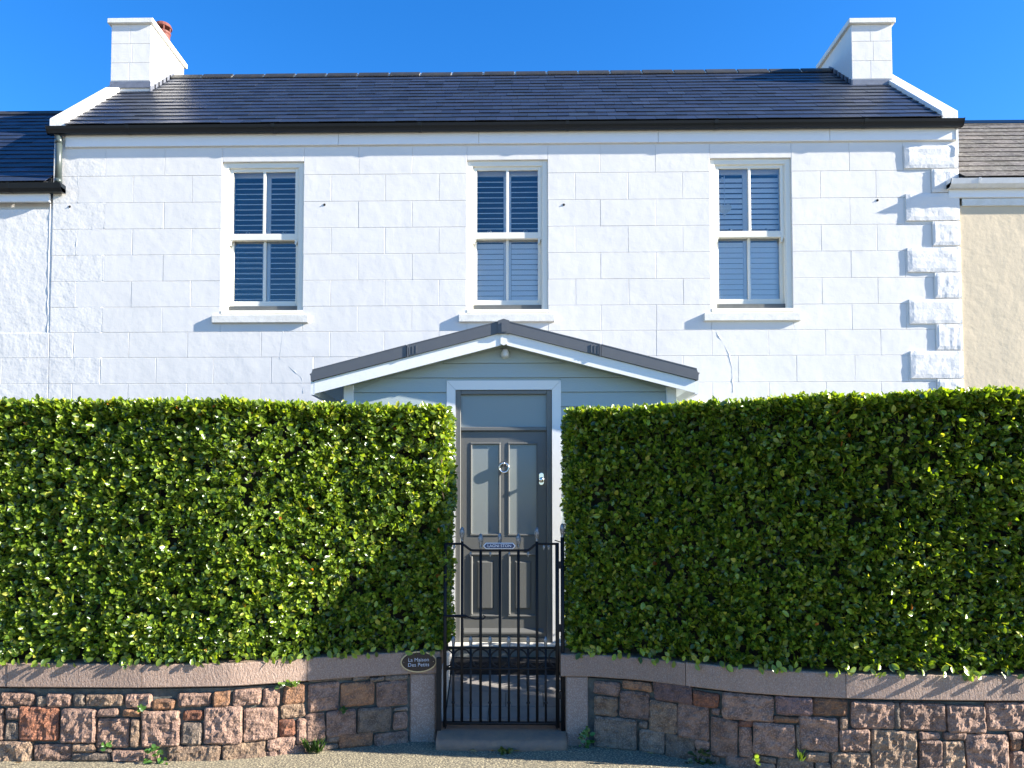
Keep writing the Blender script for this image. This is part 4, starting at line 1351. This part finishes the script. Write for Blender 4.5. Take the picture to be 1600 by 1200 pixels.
def hedge(label, x0, x1, pts, z_bot, z_top, thick, gate_side, sd, dens=880):
    YH = curve(pts)
    xm = (x0 + x1) / 2
    e = empty('hedge', (xm, YH(xm) + thick / 2, .745), label, 'hedge')
    YCc = YL if x0 < 0 else YR

    def front(x, z):
        t = (z - .75) / 2.05
        yt = YH(x); yb = YCc(x) + .035
        y = yb * (1 - t) ** 1.0 + yt * min(1, t * 1.0) if t < 1 else yt
        return y + .03 * noise.noise((x * 1.3 + sd, z * 1.3, sd)) + .02 * noise.noise((x * 4 + sd, z * 4, sd + 3))

    def top(x):
        return z_top(x) + .012 * noise.noise((x * 2.5, sd, 1.0))
    Ps, Ns, yg = [], [], []
    area_f = (x1 - x0) * (2.05)
    nf = int(area_f * dens)
    for _ in range(nf):
        x = random.uniform(x0, x1); z = random.uniform(.775, top(x) - .02)
        d = random.random() ** 1.5 * .095 - .008
        # uneven clumps: thin places where one sees in
        hole = noise.noise((x * 5.5 + sd, z * 5.5, 7.0 + sd))
        if hole > .36 and random.random() < .8: d += .05
        Ps.append((x, front(x, z) + d, z)); Ns.append((0, -1, .15)); yg.append(max(0, 1 - (top(x) - z) / .12) * .9 + (0 if d > .03 else .18))  # leaves near the top paler: the sunlit fringe put into their colour
    nt_ = int((x1 - x0) * thick * dens * 1.3)
    for _ in range(nt_):
        x = random.uniform(x0, x1); v = random.random() ** 1.4
        y = front(x, top(x)) + v * thick + .01
        d = random.random() ** 1.6 * .08
        Ps.append((x, y, top(x) - .035 - d)); Ns.append((0, -.25, 1)); yg.append(1.0 if d < .04 else .4)  # top leaves get the palest tint, sunlight painted into it
    xe = x1 if gate_side > 0 else x0
    ne = int(2.05 * thick * dens * 1.1)
    for _ in range(ne):
        z = random.uniform(.76, top(xe) - .02); v = random.random() ** .9
        y = front(xe, z) + v * thick
        d = random.random() ** 1.4 * .09
        x = xe - gate_side * (d + .005) + .035 * noise.noise((y * 4, z * 3, sd)) 
        if z < 1.9: x -= gate_side * .02
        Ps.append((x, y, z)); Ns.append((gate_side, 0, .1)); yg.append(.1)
    Ps = np.array(Ps); Ns = np.array(Ns, dtype=float); yg = np.array(yg)
    nS = len(Ps)
    # each point is a shoot tip that carries several leaves
    k = 6
    ax = Ns + rng.normal(0, .45, (nS, 3)) + np.array([0, 0, .35]); ax /= np.linalg.norm(ax, axis=1)[:, None]
    ref = rng.normal(0, 1, (nS, 3)); u = np.cross(ax, ref); u /= np.linalg.norm(u, axis=1)[:, None]; v = np.cross(ax, u)
    P, A, N, SZ, YG = [], [], [], [], []
    for j in range(k):
        a = 2.4 * j + rng.uniform(-.4, .4, nS)
        rad = u * np.cos(a)[:, None] + v * np.sin(a)[:, None]
        spread = (.35 + .22 * (k - j) / k * 2) + rng.normal(0, .12, nS)
        dirn = ax * (1 - spread * .62)[:, None] + rad * spread[:, None] + rng.normal(0, .13, (nS, 3))
        base = Ps + ax * (j * .009 - .025)[..., None] if np.ndim(j) else Ps + ax * (j * .009 - .025)
        P.append(base + rad * .004); A.append(dirn)
        N.append(ax * .9 - rad * .25 + rng.normal(0, .38, (nS, 3)) + np.array([.50, -.35, .28]))
        ln = rng.uniform(.035, .062, nS) * (1 - .35 * (j / k) * (rng.random(nS) < .5))
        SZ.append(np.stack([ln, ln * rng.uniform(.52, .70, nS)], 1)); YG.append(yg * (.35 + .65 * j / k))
    P = np.concatenate(P); A = np.concatenate(A); N = np.concatenate(N); SZ = np.concatenate(SZ); YG = np.concatenate(YG)
    low = P[:, 2] < .765
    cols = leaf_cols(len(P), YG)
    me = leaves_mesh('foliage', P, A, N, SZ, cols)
    fo = inst('foliage', me, e); fo.location = -WL[e.name]; fo['kind'] = 'stuff'
    # larger leaves hanging over the coping and standing out: leaves of their own
    vis0, vis1 = (-4.2, x1) if x0 < 0 else (x0, 3.9)
    cnt = 230
    protos = []
    for i in range(8):
        c = leaf_cols(1, np.array([.35 + .08 * i]))
        protos.append(leaves_mesh('leaf', np.zeros((1, 3)), np.array([[0, 0, -1.]]), np.array([[0, -1., 0.1]]), np.array([[1.0, .62]]), c))
    for i in range(cnt):
        x = random.uniform(vis0 + .05, vis1 - .05)
        if i < 110:
            z = random.uniform(.75, .83); y = min(front(x, z), YCc(x)) - random.uniform(.0, .03)
            rot = (random.uniform(-.7, .3), random.uniform(-1.3, 1.3), random.uniform(-.6, .6))
        else:
            z = random.uniform(.85, top(x) - .05); y = front(x, z) - random.uniform(.01, .04)
            rot = (random.uniform(-1.2, .8), random.uniform(-3.1, 3.1), random.uniform(-.9, .9))
        o = inst('leaf', protos[i % 8], e, (x, y, z), rot)
        s = random.uniform(.045, .07); o.scale = (s, s, s)
    # dark solid core added to block light and stand for the shaded inside
    core = MB()
    n = 50; dpt = .15
    zz = np.linspace(.752, 1, 10)
    for i in range(n + 1):
        x = x0 + (x1 - x0) * i / n
        x = min(max(x, x0 + .10), x1 - .10)
        tp = top(x) - .12
        ring_ = [(front(x, z_) + dpt, z_) for z_ in np.linspace(.72, tp, 8)] + [(front(x, tp) + thick - .1, tp), (front(x, tp) + thick - .1, .72)]
        for y, z_ in ring_: core.v.append((x, y, z_))
    m_ = 10
    for i in range(n):
        for k_ in range(m_):
            core.f.append((i * m_ + k_, i * m_ + (k_ + 1) % m_, (i + 1) * m_ + (k_ + 1) % m_, (i + 1) * m_ + k_))
    core.f += [tuple(range(m_)), tuple(n * m_ + q_ for q_ in range(m_))[::-1]]
    core.build('dark_core', M['twig'], e)
    tw = MB()
    for _ in range(420):
        x = random.uniform(x0 + .05, x1 - .05); z = random.uniform(.8, top(x) - .1); y = front(x, z) + dpt + .01
        d = Vector((random.uniform(-.06, .06), -random.uniform(.06, .13), random.uniform(.02, .12)))
        p = Vector((x, y, z))
        tw.tube([p, p + d * .5 + Vector((random.uniform(-.01, .01), 0, 0)), p + d], [.0035, .003, .0015], 4)
    if gate_side > 0:
        # bare stems where the hedge end is worn
        for _ in range(70):
            z = random.uniform(1.55, 2.55); y = front(xe, z) + random.uniform(-.03, thick * .8)
            p = Vector((xe - random.uniform(.01, .05), y, z))
            d = Vector((random.uniform(-.02, .055), random.uniform(-.05, .05), random.uniform(.08, .22)))
            tw.tube([p, p + d * .5 + Vector((random.uniform(-.012, .012), 0, 0)), p + d], [.0045, .004, .002], 4)
    tw.build('twig', M['bark'], e, kind='stuff')
    return e


hedge('tall clipped evergreen hedge left of the gate, brightly sunlit', -5.9, -.545,
      [(-6.2, -.50), (-3.9, -.47), (-2.2, -.42), (-1.3, -.16), (-.5, -.0)], .745, lambda x: 2.785, .75, 1, 3.3)
hedge('tall clipped evergreen hedge right of the gate, mostly in shade', .495, 5.9,
      [(.4, .04), (1.0, -.13), (1.5, -.40), (2.2, -.72), (3.0, -.92), (3.8, -.97), (6.2, -.98)], .745, lambda x: 2.765 + .004 * max(0, x - .5), .75, -1, 8.1)

# ------------------------------------------------------------------ weeds and fallen leaves


def weed(name, label, cat, x, y, z, n, h, spread, col, blade=False, nrm=(0, -1, .3)):
    P = np.zeros((n, 3)); A = np.zeros((n, 3)); SZ = np.zeros((n, 2))
    N = rng.normal(0, .4, (n, 3)) + np.array([0, -1, .5])
    st = MB()
    for i in range(n):
        a = random.uniform(0, 2 * math.pi)
        if blade:
            P[i] = (random.uniform(-spread, spread) * .4, random.uniform(-.015, .015), 0)
            A[i] = (random.uniform(-.7, .7), random.uniform(-.6, .0), 1)
            SZ[i] = (h * random.uniform(.5, 1.1), .008)
        else:
            t = random.random()
            hh = h * t
            q = (random.uniform(-spread, spread) * (1 - .4 * t), random.uniform(-.04, .0), hh)
            P[i] = q
            A[i] = (random.uniform(-1, 1), random.uniform(-.8, .1), random.uniform(-.2, .8))
            L = random.uniform(.03, .05)
            SZ[i] = (L, L * .7)
            if i % 3 == 0: st.tube([(0, 0, -.01), (q[0] * .5, q[1] * .5, q[2] * .6), q], [.003, .0025, .0015], 4)
    c = np.array(col)[None, :] * rng.uniform(.7, 1.3, (n, 1))
    me = leaves_mesh('leaves', P, A, N, SZ, c)
    e = empty(name, (x, y, z), label, cat)
    inst('leaves', me, e, (x, y, z))
    if st.v:
        me2 = st.mesh('stem', M['twig']); inst('stem', me2, e, (x, y, z))
    return e


GREEN = (.07, .16, .03)
weed('weed', 'leafy green weed growing at the foot of the right granite pier', 'plant', .60, YR(.6) - .02, 0, 26, .17, .05, (.05, .15, .03))
weed('grass_tuft', 'tuft of grass at the foot of the curved left wall where sun meets shade', 'grass', -1.56, YL(-1.56) - .03, 0, 40, .15, .12, (.05, .11, .03), True)
weed('weed', 'small weed rooted in the joint high under the left coping', 'plant', -1.74, YL(-1.74) - .0, .535, 24, .035, .09, (.12, .20, .04))
weed('weed', 'ivy sprig growing at the ground below the big pink stones of the left wall', 'plant', -2.71, YL(-2.7) - .02, 0, 22, .13, .08, GREEN)
weed('weed', 'tiny fern in the joint between two pink stones far left', 'plant', -3.10, YL(-3.1) + .01, .11, 10, .03, .05, GREEN)
weed('weed', 'little sprig in the upper joint of the left wall', 'plant', -2.84, YL(-2.84) + .01, .385, 8, .04, .03, GREEN)
weed('weed', 'single bright leaf sprig low in the right wall', 'plant', 1.81, YR(1.81) - .02, .07, 5, .10, .02, (.22, .33, .05))
weed('grass_tuft', 'short grass tuft in a joint of the right wall', 'grass', 2.11, YR(2.11) - .01, .10, 12, .10, .03, (.12, .2, .04), True)
weed('weed', 'low green growth at the foot of the right wall where it curves', 'plant', 1.42, YR(1.42) - .03, 0, 24, .09, .12, (.03, .07, .02))
weed('moss_clump', 'clump of green moss in front of the worn step', 'moss', -.04, -.095, 0, 26, .02, .06, (.10, .13, .03))
weed('weed', 'small weed in the mid joint of the shaded left wall', 'plant', -1.36, YL(-1.36) - .0, .30, 9, .03, .025, (.03, .09, .03))

lf = [(-.34, -.10, (.35, .22, .12), 'brown fallen leaf lying left before the worn step'), (-.27, -.13, (.45, .38, .3), 'pale curled leaf on the ground left of the step'),
      (-.14, -.11, (.36, .18, .1), 'reddish fallen leaf at the step edge'), (.07, -.10, (.25, .22, .05), 'yellow green leaf right before the step'),
      (-.97, .02, (.2, .22, .2), 'grey leaf scrap below the shaded left wall'), (1.12, -.16, (.35, .36, .2), 'pale leaf on the ground below the right wall'),
      (-3.72, -.45, (.5, .36, .25), 'dry leaf at the foot of the far left wall'), (.78, -.04, (.3, .3, .26), 'small grey leaf beside the right pier')]
for x, y, c, lab in lf:
    me = leaves_mesh('fallen_leaf', np.array([[0, 0, .0]]), np.array([[1., .4, .12]]), np.array([[.2, -.2, 1.]]), np.array([[.055, .03]]), np.array([c]))
    o = inst('fallen_leaf', me, None, (x, y, .014), (random.uniform(-.2, .2), random.uniform(-.25, .1), random.uniform(0, 6)))
    tag(o, lab, 'leaf')

# unseen shrub added behind the right hedge to shade the door foot and path
n = 2600
u_ = rng.normal(0, 1, (n, 3)); u_ /= np.linalg.norm(u_, axis=1)[:, None]
P = np.array([1.98, .78, .80]) + u_ * np.array([.78, .30, .72]) * rng.uniform(.75, 1.05, n)[:, None]
P[:, 2] = np.maximum(P[:, 2], .2)
me = leaves_mesh('foliage', P, u_ + rng.normal(0, .5, (n, 3)), u_ + rng.normal(0, .6, (n, 3)) + .01, np.stack([rng.uniform(.05, .08, n), rng.uniform(.03, .045, n)], 1), leaf_cols(n, np.zeros(n)))
e = empty('added_shade_shrub', (1.98, .78, .16), 'rounded unseen shrub added between the right hedge and the porch to cast shade', 'shrub')
o = inst('foliage', me, e); o.location = -WL[e.name]; o['kind'] = 'stuff'
q = MB()
for _ in range(9):
    a = random.uniform(0, 6.28); q.tube([(1.98, .78, .1), (1.98 + .3 * math.cos(a), .78 + .1 * math.sin(a), .6), (1.98 + .55 * math.cos(a), .78 + .2 * math.sin(a), 1.1)], [.02, .014, .006], 5)
q.build('stem', M['bark'], e)

GROUPS = {'hedge': 'clipped hedges either side of the gate', 'stone_wall': 'granite boundary walls either side of the gate', 'gate_post': 'iron gateposts',
          'neighbouring_house': 'houses adjoining the white house', 'weed': 'weeds growing in and below the stone walls', 'grass_tuft': 'grass tufts at the stone walls',
          'fallen_leaf': 'fallen leaves along the foot of the walls'}
for o in S.objects:
    if o.parent is None and o.name.split('.')[0] in GROUPS:
        o['group'] = GROUPS[o.name.split('.')[0]]
